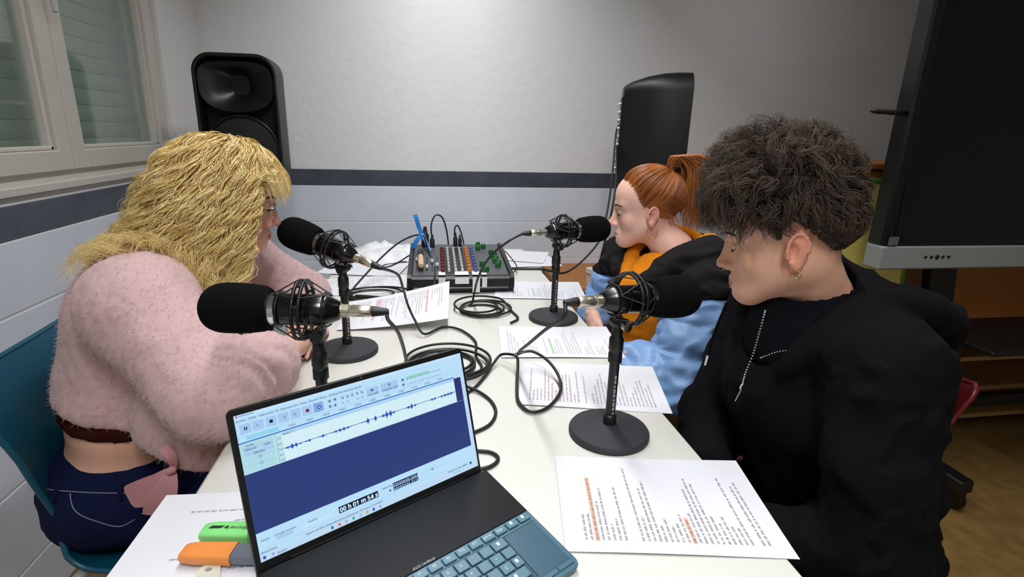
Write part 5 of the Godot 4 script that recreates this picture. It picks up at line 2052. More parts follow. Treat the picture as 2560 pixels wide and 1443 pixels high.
# ------------------------------------------------ the person in the black hoodie
func build_boy():
	var t = thing("person", "person in a black zip hoodie with curly dark brown hair, looking down at the table", "person", V(0.78, 0, -0.78))
	var o: Vector3 = -t.position
	chair("red plastic chair under the person in the black hoodie", V(0.70, 0, -0.905), V(-0.99, 0, 0.10), Color(0.40, 0.05, 0.07))
	var X := head_at(V(0.628, 1.092, -0.830), V(-0.80, 0, -0.60), 0.23, -0.05)
	var sc := 1.03
	var F := Field.new()
	add_head(F, X, sc, 0.002, 0.003)
	bare(F)
	F.cap(X * V(0, -0.045, -0.022), V(0.708, 0.975, -0.825), 0.054, 0.057, 0.03)
	F.cap(V(0.708, 0.975, -0.825), V(0.72, 0.93, -0.82), 0.055, 0.06, 0.02)
	var HF := F
	var head := F.mesh(0.0028, skin_paint(X, sc, lin(Color(0.90, 0.70, 0.58)), lin(Color(0.74, 0.42, 0.38)), lin(Color(0.85, 0.50, 0.40))))
	# rest of the body, inside the clothes
	var S_L := V(0.672, 0.945, -0.632)
	var S_R := V(0.705, 0.928, -0.965)
	var E_L := V(0.655, 0.675, -0.560)
	var E_R := V(0.610, 0.690, -0.945)
	var W_L := V(0.535, 0.600, -0.690)
	var W_R := V(0.535, 0.605, -0.830)
	F = Field.new()
	F.ell(V(0.705, 0.84, -0.80), V(0.09, 0.14, 0.15), 0.03)
	F.ell(V(0.77, 0.62, -0.78), V(0.10, 0.16, 0.14), 0.04)
	for q in [[S_L, E_L, W_L], [S_R, E_R, W_R]]:
		F.cap(V(0.70, 0.93, -0.81), q[0], 0.05, 0.045, 0.03)
		F.cap(q[0], q[1], 0.043, 0.036, 0.02)
		F.cap(q[1], q[2], 0.035, 0.026, 0.02)
	for z in [-0.68, -0.88]:
		F.cap(V(0.79, 0.54, z), V(0.36, 0.52, z + 0.02), 0.07, 0.05, 0.03)
		F.cap(V(0.36, 0.52, z + 0.02), V(0.40, 0.08, z), 0.045, 0.035, 0.02)
	var bodym := F.mesh(0.014, func(_p, _n): return lin(Color(0.90, 0.70, 0.58)))
	F = Field.new()
	add_hand(F, hand_frame(W_L, V(-0.5, -0.25, -0.6), V(0, 1, 0), true), [0.5, 0.5, 0.5, 0.5])
	add_hand(F, hand_frame(W_R, V(-0.5, -0.25, 0.6), V(0, 1, 0), false), [0.5, 0.5, 0.5, 0.5])
	var hands := F.mesh(0.005, func(_p, _n): return lin(Color(0.90, 0.70, 0.58)))
	var bd = part(join([head, bodym, hands]), "body", skin_mat(), t)
	bd.position = o
	lashes(t, o, HF, X, sc, lin(Color(0.10, 0.07, 0.06)), lin(Color(0.16, 0.11, 0.09)))
	# t-shirt
	F = Field.new()
	F.ell(V(0.695, 0.915, -0.81), V(0.115, 0.095, 0.150), 0.03)
	F.cap(V(0.702, 0.965, -0.825), V(0.688, 1.000, -0.826), 0.088, 0.074, 0.03)
	F.cap(V(0.735, 0.90, -0.825), X * V(0, -0.02, -0.022), 0.0665, 0.0665, 0.004, 1)
	part(F.mesh(0.0052, null, folds(3, 9.0, 0.0015)), "t_shirt", fabric(Color(0.055, 0.055, 0.075), 40.0), t).position = o
	# hoodie
	F = Field.new()
	F.ell(V(0.70, 0.82, -0.805), V(0.135, 0.17, 0.185), 0.04)
	F.ell(V(0.77, 0.66, -0.785), V(0.145, 0.17, 0.185), 0.06)
	F.ell(V(0.80, 0.52, -0.78), V(0.16, 0.09, 0.19), 0.05)
	for q in [[S_L, E_L, W_L, 1.06], [S_R, E_R, W_R, 1.0]]:
		F.cap(V(0.715, 0.955, -0.81), q[0], 0.055, 0.064 * q[3], 0.05)
		F.cap(q[0], q[1], 0.070 * q[3], 0.064 * q[3], 0.03)
		F.cap(q[1], q[2], 0.062 * q[3], 0.046 * q[3], 0.02)
	# hood lying behind the neck, its rim running down to the zip
	var hp := curve([V(0.585, 0.905, -0.720), V(0.620, 0.972, -0.690), V(0.685, 1.010, -0.675), V(0.765, 1.012, -0.690), V(0.862, 0.972, -0.715), V(0.912, 0.945, -0.79), V(0.880, 0.975, -0.88), V(0.80, 1.012, -0.930), V(0.715, 1.005, -0.935), V(0.640, 0.960, -0.905), V(0.595, 0.905, -0.860)], 3)
	for k in hp.size() - 1:
		var w: float = sin(PI * k / (hp.size() - 1))
		F.cap(hp[k], hp[k + 1], 0.017 + 0.011 * w, 0.017 + 0.011 * w, 0.018)
	F.ell(V(0.860, 0.890, -0.80), V(0.055, 0.085, 0.115), 0.03)
	F.ell(V(0.775, 0.975, -0.815), V(0.085, 0.055, 0.11), 0.03)
	F.ell(V(0.785, 1.03, -0.815), V(0.062, 0.060, 0.082), 0.02, 1)
	F.cap(V(0.705, 0.93, -0.825), V(0.66, 1.07, -0.828), 0.088, 0.105, 0.012, 1)
	F.ell(V(0.580, 0.975, -0.805), V(0.065, 0.115, 0.062), 0.015, 1)
	var fl = creases(7)
	part(F.mesh(0.009, null, fl), "hoodie", fabric(Color(0.060, 0.056, 0.066), 26.0), t).position = o
	# trousers and shoes
	F = Field.new()
	F.ell(V(0.80, 0.51, -0.78), V(0.15, 0.075, 0.18), 0.03)
	for z in [-0.68, -0.88]:
		F.cap(V(0.79, 0.53, z), V(0.36, 0.52, z + 0.02), 0.082, 0.064, 0.03)
		F.cap(V(0.36, 0.52, z + 0.02), V(0.40, 0.10, z), 0.060, 0.05, 0.02)
	part(F.mesh(0.013), "trousers", fabric(Color(0.05, 0.05, 0.06), 30.0), t).position = o
	for z in [-0.68, -0.88]:
		F = Field.new()
		F.cap(V(0.42, 0.045, z), V(0.24, 0.035, z), 0.042, 0.038, 0.02)
		F.cap(V(0.41, 0.09, z), V(0.41, 0.05, z), 0.045, 0.045, 0.02)
		F.plane(V(0, 0.004, 0), V(0, -1, 0), 0.004)
		part(F.mesh(0.010), "shoe", smat(Color(0.75, 0.75, 0.74), 0.6), t).position = o
	# zip, its pull and the drawstring tip
	var g := G.new()
	var zp := curve([V(0.552, 0.990, -0.755), V(0.546, 0.955, -0.752), V(0.545, 0.915, -0.757), V(0.545, 0.870, -0.770), V(0.548, 0.845, -0.777)], 8)
	for k in zp.size():
		g.box(Transform3D(Basis(Vector3.UP, 0.6), zp[k]), V(0.0032, 0.0026, 0.0032), 0.0006)
	part(g, "zip", M.chrome, t).position = o
	g = G.new()
	for p in curve([V(0.590, 0.935, -0.718), V(0.572, 0.925, -0.735), V(0.556, 0.908, -0.752)], 7):
		g.box(Transform3D(Basis(Vector3.UP, 0.6), p), V(0.0028, 0.0024, 0.0028), 0.0006)
	part(g, "zip", M.chrome, t).position = o
	g = G.new()
	g.box(Transform3D(Basis(Vector3.BACK, -0.35), V(0.545, 0.825, -0.778)), V(0.006, 0.026, 0.003), 0.001)
	g.box(Transform3D(Basis(Vector3.BACK, -0.2), V(0.546, 0.842, -0.777)), V(0.004, 0.010, 0.004), 0.001)
	part(g, "zip_pull", M.chrome, t).position = o
	g = G.new()
	g.tube(curve([V(0.548, 0.97, -0.86), V(0.535, 0.91, -0.865), V(0.528, 0.865, -0.865)], 5), 0.0028, 8)
	part(g, "drawstring", fabric(Color(0.05, 0.05, 0.055), 60.0), t).position = o
	g = G.new()
	g.tube([V(0.528, 0.865, -0.865), V(0.526, 0.845, -0.865)], 0.003, 8)
	part(g, "drawstring_tip", M.chrome, t).position = o
	part(earring(X, sc, 1, 0.0062, 0.0009), "earring", M.gold, t).position = o
	g = G.new()
	g.lathe(along(X * V(0.0075, -0.0395, 0.1085), X.basis * V(1, 0, 0.4)), [V2(0, 0), V2(0.0012, 0), V2(0.0012, 0.004), V2(0, 0.004)], 8)
	g.lathe(along(X * V(0.004, -0.0755, 0.1005), X.basis * V(0.3, 0, 1)), [V2(0, 0), V2(0.0016, 0), V2(0.0014, 0.003), V2(0, 0.0034)], 8)
	part(g, "piercing", M.gold, t).position = o
	# hair: thick curls on top and in front, short at the sides and nape
	var rng := RandomNumberGenerator.new()
	rng.seed = 41
	var S := Strands.new()
	var line := [[0.0, 0.53], [0.85, 0.32], [1.15, 0.0], [1.40, -0.26], [1.60, 0.10], [1.95, -0.34], [2.4, -0.72], [3.15, -0.86]]
	var cols := [lin(Color(0.13, 0.098, 0.078)), lin(Color(0.32, 0.255, 0.20)), lin(Color(0.38, 0.31, 0.25))]
	# how far the curls stand off the skull, by direction
	var thick := func(d: Vector3, low: float) -> float:
		var el := asin(clampf(d.y, -1, 1))
		var az := absf(atan2(d.x, d.z))
		var top := lerpf(0.022, 0.062, smoothstep(0.1, 0.95, el))
		if az < 1.2:
			top = lerpf(0.080, top, smoothstep(0.7, 1.3, az))
		if d.z < 0.0:
			top *= lerpf(1.0, 0.55, clampf(-d.z * 1.2, 0, 1))
		return top * smoothstep(-0.06, 0.75 if az > 1.5 else 0.38, el - low + 0.06) + 0.003
	for k in 1900:
		var az := rng.randf_range(-PI, PI)
		if k >= 1300:   # closely cropped neck and sides
			az = rng.randf_range(1.55, PI) * (1.0 if rng.randf() < 0.75 else -1.0)
		var low := table_at(line, absf(az))
		var el := asin(rng.randf_range(sin(low), 1.0 if k < 1300 else sin(low) + 0.5))
		var d := sdir(az, el)
		var p := SC + SR * d
		var th: float = thick.call(d, low)
		var len := clampf(th * 1.75, 0.012, 0.115) * rng.randf_range(0.8, 1.15)
		var nrm := (d / SR).normalized()
		var fringe: bool = absf(az) < 1.1 and el < 1.0
		var flow := V(d.x * 0.3, -0.3 * (1.0 - d.y), 0.7 if d.z > 0.1 else -0.15)
		if fringe:
			flow = V(d.x * 0.5, -0.72, 0.78)
		elif d.y < 0.5:
			flow = V(0, -0.9, 0.1 if d.z > 0.0 else -0.25)
		flow += V(rng.randf_range(-0.6, 0.6), rng.randf_range(-0.5, 0.5), rng.randf_range(-0.6, 0.6))
		var steps := 10
		var pts := PackedVector3Array()
		var v := (nrm * 1.0 + flow * 0.35).normalized()
		var cap := rng.randf_range(0.86, 1.04)
		for i in steps:
			pts.append(X * (p * sc))
			p += v * (len / (steps - 1))
			v = (v + flow * 0.22).normalized()
			var e := (p - SC) / (SR + Vector3.ONE * 0.004)
			if e.length() < 1.0 and not (fringe and p.y < 0.05):
				p = SC + e.normalized() * (SR + Vector3.ONE * 0.004)
			var dd := ((p - SC) / SR).normalized()
			var lim: float = maxf(thick.call(dd, low), th * 0.7) * cap
			var e2 := (p - SC) / (SR + Vector3.ONE * lim)
			if e2.length() > 1.0:
				p = SC + e2.normalized() * (SR + Vector3.ONE * lim)
				v = (v - nrm * 0.5).normalized()
		var curly := clampf(len / 0.07, 0.06, 1.0)
		add_lock(S, pts, rng, 10, 0.0070 * curly + 0.0022, 0.0078 * curly, 1.25 * curly, 0.00062, cols, 0.55)
	# a few upright flyaways at the crown
	for k in 70:
		var d := sdir(rng.randf_range(-0.8, 0.8), rng.randf_range(1.0, 1.5))
		var p := SC + (SR + Vector3.ONE * 0.05) * d
		var pts := PackedVector3Array()
		var v := (d + V(rng.randf_range(-0.4, 0.4), 0.3, rng.randf_range(-0.4, 0.4))).normalized()
		for i in 6:
			pts.append(X * p)
			p += v * 0.007
			v = (v + V(rng.randf_range(-0.3, 0.3), -0.1, rng.randf_range(-0.3, 0.3))).normalized()
		S.add(pts, 0.0006, 0.2, cols[0], cols[0])
	F = Field.new()
	F.x = X
	F.ell(SC + V(0, 0.016, 0.006), SR + V(0.010, 0.018, 0.006), 0.02)
	F.ell(SC, SR + Vector3.ONE * 0.0015, 0.01)
	F.ell(V(0, 0.080, 0.080), V(0.058, 0.030, 0.034), 0.03)
	F.plane(V(0, 0.052, 0.0), V(0, -0.75, 0.66), 0.02)
	F.plane(V(0, -0.030, -0.075), V(0, -0.9, 0.43), 0.012)
	for s in [-1, 1]:
		F.ell(V(0.09 * s, -0.012, -0.012), V(0.035, 0.046, 0.032), 0.012, 1)
	var core := F.mesh(0.007, func(_p, _n): return cols[0])
	var hm := vmat(0.72)
	part(join([core, S.done()]), "hair", hm, t).position = o

func fabric(c: Color, scale: float) -> StandardMaterial3D:
	var m := smat(c, 0.92)
	m.metallic_specular = 0.22
	if not M.has("weave"):
		M.weave = noise_img(0.22, 44, 256, 3)
	bump(m, M.weave, scale * 0.25, 0.06)
	return m

# ------------------------------------------------ the blonde person in pink
func build_woman():
	var t = thing("person", "blonde person in a fluffy pink cardigan and glasses, leaning on the table", "person", V(-0.62, 0, -1.12))
	var o: Vector3 = -t.position
	chair("teal plastic chair under the blonde person", V(-0.515, 0, -1.13), V(1, 0, -0.06), Color(0.04, 0.30, 0.38))
	var sc := 0.95
	var X := head_at(V(-0.408, 1.105, -1.228), V(0.965, 0, -0.26), 0.24, 0.0)
	var skin := lin(Color(0.91, 0.71, 0.61))
	var F := Field.new()
	add_head(F, X, sc, 0.001, -0.002)
	bare(F)
	F.cap(X * V(0, -0.045, -0.020), V(-0.500, 0.985, -1.19), 0.047, 0.055, 0.03)
	F.cap(V(-0.500, 0.985, -1.19), V(-0.51, 0.92, -1.19), 0.058, 0.08, 0.03)
	var HF := F
	var head := F.mesh(0.0036, skin_paint(X, sc, skin, lin(Color(0.78, 0.42, 0.42)), lin(Color(0.87, 0.47, 0.42))))
	var S_R := V(-0.500, 0.945, -1.005)
	var S_L := V(-0.455, 0.945, -1.360)
	var E_R := V(-0.355, 0.822, -0.895)
	var E_L := V(-0.330, 0.815, -1.470)
	var W_R := V(-0.268, 0.790, -1.225)
	var W_L := V(-0.282, 0.822, -1.315)
	F = Field.new()
	F.ell(V(-0.535, 0.85, -1.18), V(0.10, 0.15, 0.15), 0.04)
	F.ell(V(-0.590, 0.69, -1.13), V(0.118, 0.13, 0.163), 0.05)
	F.ell(V(-0.625, 0.56, -1.11), V(0.125, 0.10, 0.17), 0.05)
	for q in [[S_R, E_R, W_R], [S_L, E_L, W_L]]:
		F.cap(V(-0.52, 0.93, -1.18), q[0], 0.05, 0.045, 0.03)
		F.cap(q[0], q[1], 0.044, 0.040, 0.02)
		F.cap(q[1], q[2], 0.040, 0.026, 0.02)
	for z in [-1.02, -1.22]:
		F.cap(V(-0.64, 0.54, z), V(-0.20, 0.52, z), 0.07, 0.05, 0.03)
		F.cap(V(-0.20, 0.52, z), V(-0.22, 0.08, z), 0.045, 0.035, 0.02)
	var bodym := F.mesh(0.010, func(_p, _n): return skin)
	F = Field.new()
	add_hand(F, hand_frame(W_R, V(0.02, -0.10, -1.0), V(0.25, 1, 0), false), [0.22, 0.25, 0.28, 0.32], 0.94, 0.006)
	add_hand(F, hand_frame(W_L, V(0.18, -0.16, 1.0), V(0.5, 1, 0.1), true), [0.30, 0.34, 0.36, 0.40], 0.94, 0.006)
	var hands := F.mesh(0.0036, func(_p, _n): return skin.lerp(lin(Color(0.86, 0.52, 0.44)), 0.12))
	part(join([head, bodym, hands]), "body", skin_mat(), t).position = o
	lashes(t, o, HF, X, sc, lin(Color(0.10, 0.07, 0.06)), lin(Color(0.30, 0.20, 0.13)))
	# brown top under the cardigan
	F = Field.new()
	F.ell(V(-0.540, 0.84, -1.18), V(0.112, 0.155, 0.160), 0.04)
	F.ell(V(-0.590, 0.70, -1.13), V(0.124, 0.135, 0.169), 0.05)
	F.plane(V(-0.70, 0.715, -1.1), V(-0.20, -1, 0.05), 0.006)
	part(F.mesh(0.008, null, folds(5, 9.0, 0.002)), "top", fabric(Color(0.22, 0.08, 0.05), 50.0), t).position = o
	# cardigan
	F = Field.new()
	F.ell(V(-0.530, 0.86, -1.185), V(0.130, 0.155, 0.175), 0.05)
	F.ell(V(-0.572, 0.86, -1.175), V(0.122, 0.160, 0.185), 0.06)
	F.ell(V(-0.595, 0.72, -1.135), V(0.132, 0.140, 0.180), 0.06)
	F.ell(V(-0.455, 0.725, -0.955), V(0.060, 0.105, 0.045), 0.06)
	F.ell(V(-0.400, 0.720, -0.925), V(0.045, 0.085, 0.038), 0.05)
	F.plane(V(-0.70, 0.765, -1.1), V(-0.33, -1, 0.02), 0.012)
	F.cap(V(-0.52, 0.965, -1.18), S_R, 0.062, 0.075, 0.06)
	F.cap(S_R, E_R, 0.085, 0.076, 0.05)
	F.cap(E_R, V(-0.300, 0.824, -0.995), 0.072, 0.060, 0.03)
	F.cap(V(-0.300, 0.822, -0.995), V(-0.290, 0.818, -1.028), 0.060, 0.046, 0.012)
	F.cap(V(-0.52, 0.965, -1.18), S_L, 0.062, 0.072, 0.06)
	F.cap(S_L, E_L, 0.080, 0.072, 0.05)
	F.cap(E_L, V(-0.305, 0.828, -1.385), 0.068, 0.052, 0.03)
	# neck opening and open front
	F.cap(V(-0.50, 0.93, -1.185), V(-0.44, 1.10, -1.20), 0.075, 0.095, 0.012, 1)
	F.ell(V(-0.40, 0.90, -1.20), V(0.055, 0.14, 0.055), 0.02, 1)
	F.cap(V(-0.293, 0.815, -1.010), V(-0.262, 0.80, -1.16), 0.037, 0.042, 0.008, 1)
	var n := FastNoiseLite.new()
	n.seed = 17
	n.frequency = 6.0
	var knit := func(p: Vector3, _n: Vector3) -> float:
		var w := n.get_noise_3dv(p)
		var cr := 0.0
		var q: float = (p - V(-0.31, 0.82, -0.96)).length()
		if q < 0.13:
			cr = 0.007 * (1.0 - q / 0.13) * sin((p.z * 0.8 + p.x * 0.5 + 0.02 * w) * 210.0)
		return 0.004 * (1.0 - 2.2 * absf(w)) + 0.0011 * sin((p.y + 0.25 * p.x + 0.01 * w) * 1050.0) + cr
	var wool := F.mesh(0.0062, null, knit)
	var card = part(wool, "cardigan", fluffy(Color(0.80, 0.665, 0.655)), t)
	card.position = o
	var rng := RandomNumberGenerator.new()
	rng.seed = 3
	var fz := Strands.new()
	var wa := wool.surface_get_arrays(0)
	var wc := lin(Color(0.84, 0.72, 0.71))
	for i in range(0, wa[Mesh.ARRAY_VERTEX].size(), 4):
		var p: Vector3 = wa[Mesh.ARRAY_VERTEX][i]
		var nn: Vector3 = wa[Mesh.ARRAY_NORMAL][i]
		var d := (nn + V(rng.randf_range(-0.8, 0.8), rng.randf_range(-0.9, 0.6), rng.randf_range(-0.8, 0.8))).normalized()
		var e := V(rng.randf_range(-0.003, 0.003), rng.randf_range(-0.004, 0.002), rng.randf_range(-0.003, 0.003))
		fz.add(PackedVector3Array([p - nn * 0.001, p + d * 0.004, p + d * 0.007 + e]), 0.00030, 0.3, wc, wc)
	var ff = part(fz.done(), "fluff", vmat(0.9), card)
	ff.set_meta("kind", "stuff")
	# tied ribbon at the waist
	var tieg := G.new()
	var rib := func(pts: Array, ws: Array):
		var cv: Array = curve(pts, 6)
		var last: int = cv.size() - 1
		for sgn in [0.0, 0.0016]:
			for k in last:
				var row := []
				for e in [k, k + 1]:
					var d: Vector3 = (cv[mini(e + 1, last)] - cv[maxi(e - 1, 0)]).normalized()
					var w: float = lerpf(ws[0], ws[1], sin(float(e) / last * PI * 0.75)) if e < last else ws[2]
					var sd := d.cross(V(0.35, 0.25, 1.0)).normalized() * w
					row.append([cv[e] - sd, cv[e] + sd])
				var off := V(0, 0, -sgn)
				if sgn == 0.0:
					tieg.quad(row[0][0], row[0][1], row[1][1], row[1][0], 41)
				else:
					tieg.quad(row[0][0] + off, row[1][0] + off, row[1][1] + off, row[0][1] + off, 42)
	rib.call([V(-0.432, 0.690, -0.880), V(-0.452, 0.672, -0.868), V(-0.480, 0.655, -0.866), V(-0.505, 0.645, -0.872)], [0.004, 0.024, 0.012])
	rib.call([V(-0.432, 0.690, -0.880), V(-0.438, 0.668, -0.866), V(-0.450, 0.640, -0.860), V(-0.464, 0.612, -0.862)], [0.004, 0.022, 0.020])
	rib.call([V(-0.432, 0.690, -0.880), V(-0.426, 0.705, -0.874), V(-0.428, 0.722, -0.872), V(-0.440, 0.735, -0.878)], [0.004, 0.008, 0.006])
	tieg.box(Transform3D(Basis(Vector3.BACK, 0.5), V(-0.432, 0.689, -0.876)), V(0.018, 0.014, 0.014), 0.005)
	part(tieg, "waist_tie", fabric(Color(0.76, 0.55, 0.56), 50.0), t).position = o
	# jeans
	F = Field.new()
	F.ell(V(-0.625, 0.555, -1.11), V(0.138, 0.115, 0.180), 0.04)
	for z in [-1.02, -1.22]:
		F.cap(V(-0.63, 0.54, z), V(-0.20, 0.52, z), 0.090, 0.068, 0.03)
		F.cap(V(-0.20, 0.52, z), V(-0.22, 0.10, z), 0.064, 0.055, 0.02)
	F.plane(V(-0.66, 0.652, -1.1), V(0.10, 1, 0), 0.008)
	var denim := fabric(Color(0.075, 0.10, 0.22), 60.0)
	var jeans = part(F.mesh(0.009, null, folds(11, 8.0, 0.004)), "jeans", denim, t)
	jeans.position = o
	var g := G.new()
	for q in [[V(-0.668, 0.650, -0.940), V(-0.676, 0.595, -0.925)], [V(-0.552, 0.645, -0.935), V(-0.554, 0.600, -0.925)]]:
		g = G.new()
		g.tube([snap(F, q[0], 0.004), snap(F, (q[0] + q[1]) / 2, 0.005), snap(F, q[1], 0.004)], 0.0045, 6)
		part(g, "belt_loop", denim, jeans)
	var stitch := smat(Color(0.45, 0.48, 0.55), 0.8)
	for q in [[V(-0.640, 0.625, -0.93), V(-0.625, 0.585, -0.93), V(-0.590, 0.560, -0.93), V(-0.560, 0.545, -0.93), V(-0.535, 0.555, -0.93)], [V(-0.700, 0.625, -0.95), V(-0.600, 0.622, -0.93), V(-0.500, 0.612, -0.93)]]:
		g = G.new()
		var sp := []
		for p in curve(q, 5):
			sp.append(snap(F, p, 0.0035))
		g.tube(sp, 0.0011, 5)
		part(g, "stitching", stitch, jeans)
	for z in [-1.02, -1.22]:
		F = Field.new()
		F.cap(V(-0.24, 0.045, z), V(-0.06, 0.035, z), 0.042, 0.038, 0.02)
		F.cap(V(-0.23, 0.09, z), V(-0.23, 0.05, z), 0.045, 0.045, 0.02)
		F.plane(V(0, 0.004, 0), V(0, -1, 0), 0.004)
		part(F.mesh(0.010), "shoe", smat(Color(0.12, 0.12, 0.13), 0.6), t).position = o
	# glasses: thin clear frame
	g = G.new()
	for k in [-1, 1]:
		var rim := []
		for j in 28:
			var a := TAU * j / 28
			rim.append(X * (V(0.033 * k + 0.0225 * cos(a), 0.004 + 0.0195 * sin(a), 0.1015 - 0.010 * absf(0.033 + 0.0225 * k * cos(a)) / 0.05) * sc))
		g.tube(rim, 0.0009, 6, true)
		g.tube([X * (V(0.0555 * k, 0.008, 0.092) * sc), X * (V(0.071 * k, 0.010, 0.082) * sc), X * (V(0.080 * k, 0.012, 0.0) * sc), X * (V(0.080 * k, 0.0, -0.02) * sc)], 0.0011, 6)
		g.box(X * Transform3D(Basis(), V(0.060 * k, 0.009, 0.090) * sc), V(0.008, 0.006, 0.010), 0.002)
	g.tube(curve([X * (V(-0.0105, 0.008, 0.0985) * sc), X * (V(0, 0.011, 0.101) * sc), X * (V(0.0105, 0.008, 0.0985) * sc)], 4), 0.001, 6)
	part(g, "glasses", M.chrome, t).position = o
	# bracelets on the right wrist
	g = G.new()
	hoop(g, along(V(-0.2720, 0.792, -1.190), V(0.03, -0.02, -1)), 0.034, 0, 0.0022, 24, 6)
	part(g, "bracelet", smat(Color(0.30, 0.14, 0.09), 0.5), t).position = o
	# long wavy hair
	var body := Field.new()
	body.ell(V(-0.530, 0.86, -1.185), V(0.135, 0.160, 0.18), 0.05)
	body.ell(V(-0.585, 0.86, -1.175), V(0.132, 0.165, 0.195), 0.06)
	body.cap(V(-0.52, 0.965, -1.18), S_R, 0.066, 0.078, 0.06)
	body.cap(S_R, E_R, 0.088, 0.085, 0.05)
	body.cap(V(-0.52, 0.965, -1.18), S_L, 0.066, 0.076, 0.06)
	body.cap(S_L, E_L, 0.084, 0.075, 0.05)
	var every := body.all()
	var S := Strands.new()
	rng.seed = 23
	var line := [[0.0, 0.62], [0.9, 0.42], [1.2, 0.10], [1.6, -0.15], [2.1, -0.45], [3.15, -0.75]]
	var cols := [lin(Color(0.82, 0.65, 0.33)), lin(Color(1.0, 0.92, 0.68)), lin(Color(0.98, 0.88, 0.60))]
	var inv := X.affine_inverse()
	var wn := FastNoiseLite.new()
	wn.seed = 8
	wn.frequency = 0.9
	for k in 680:
		var az := rng.randf_range(-PI, PI)
		var low := table_at(line, absf(az))
		var el := asin(rng.randf_range(sin(low), 1.0))
		var d := sdir(az, el)
		var bang: bool = absf(az) < 0.95 and el < 1.15
		var total := rng.randf_range(0.070, 0.092) if bang else rng.randf_range(0.25, 0.33) - 0.05 * clampf(-d.z, 0, 1)
		var layer := rng.randf_range(0.006, 0.040) if not bang else rng.randf_range(0.008, 0.020)
		var p := X * ((SC + SR * d) * sc)
		var nrm := (X.basis * (d / SR)).normalized()
		var back := X.basis * V(0, 0, -1)
		var sideways := X.basis * V(signf(d.x), 0, 0)
		var rear := clampf(0.35 - d.z, 0, 1)
		var v := (nrm * 0.36 + V(0, -0.25, 0) + back * 0.35 * rear + sideways * 0.15).normalized()
		if bang:
			v = (nrm * 0.5 + X.basis * V(d.x * 0.3, -0.1, 0.5)).normalized()
		var steps := 10 if bang else 24
		var seg := total / (steps - 1)
		var pts := PackedVector3Array()
		for i in steps:
			pts.append(p)
			p += v * seg
			var tt := float(i) / steps
			var pull := V(0, -1, 0)
			if bang:
				pull += X.basis * V(d.x * 0.2, 0, 0.10)
			else:
				pull += back * (0.50 * rear) + sideways * (0.10 + 0.12 * absf(d.x))
			v = (v * 1.25 + pull.normalized() * 0.6).normalized()
			# keep out of the head, at the lock's own layer, and off the face
			var q := inv * p / sc
			var rr := SR + Vector3.ONE * (layer * minf(1.0, 0.35 + 2.0 * tt))
			var e := (q - SC) / rr
			if e.length() < 1.0 and q.y > -0.05:
				q = SC + e.normalized() * rr
			elif not bang and q.y <= -0.05 and V2(q.x, q.z).length() < 0.074:
				var h := V2(q.x, q.z).normalized() * 0.074
				q = V(h.x, q.y, h.y)
			if not bang and q.y < 0.075 and q.z > 0.035:
				var wide := 0.062 + 0.4 * layer
				if absf(q.x) < wide:
					q.x = wide * signf(d.x)
				q.z = minf(q.z, 0.034 + 0.45 * layer)
			p = X * (q * sc)
			# off the shoulders
			var bd := body.at(p, every)
			if bd < 0.012:
				var gr := V(body.at(p + V(0.004, 0, 0), every) - bd, body.at(p + V(0, 0.004, 0), every) - bd, body.at(p + V(0, 0, 0.004), every) - bd).normalized()
				p += gr * (0.012 - bd)
				v = (v + gr * 0.35).normalized()
		add_lock(S, pts, rng, 12 if not bang else 11, 0.0080 if not bang else 0.010, rng.randf_range(0.008, 0.018) if not bang else 0.002, total / rng.randf_range(0.065, 0.105) if not bang else 0.7, 0.00075, cols, -0.1, 0.28, null if bang else [(nrm + V(rng.randf_range(-0.3, 0.3), rng.randf_range(-0.3, 0.3), rng.randf_range(-0.3, 0.3))).normalized(), wn.get_noise_3dv(d) * 14.0 + rng.randf_range(-1.6, 1.6)])
	F = Field.new()
	F.x = X * Transform3D(Basis().scaled(Vector3.ONE * sc), Vector3.ZERO)
	F.s = sc
	F.ell(SC + V(0, 0.004, -0.004), SR + V(0.008, 0.004, 0.006), 0.02)
	F.ell(V(0, -0.02, -0.055), V(0.078, 0.10, 0.062), 0.04)
	for s in [-1, 1]:
		F.ell(V(0.072 * s, -0.03, -0.005), V(0.022, 0.09, 0.040), 0.03)
	F.plane(V(0, 0.055, 0.030), V(0, -0.70, 0.72), 0.02)
	var core := F.mesh(0.008, func(_p, _n): return cols[0])
	var hm := vmat(0.45)
	part(join([core, S.done()]), "hair", hm, t).position = o

func fluffy(c: Color) -> StandardMaterial3D:
	var m := smat(c, 0.95)
	m.rim_enabled = true
	m.rim = 0.6
	m.rim_tint = 0.4
	bump(m, noise_img(0.25, 52, 256, 3), 9.0, 0.14)
	return m

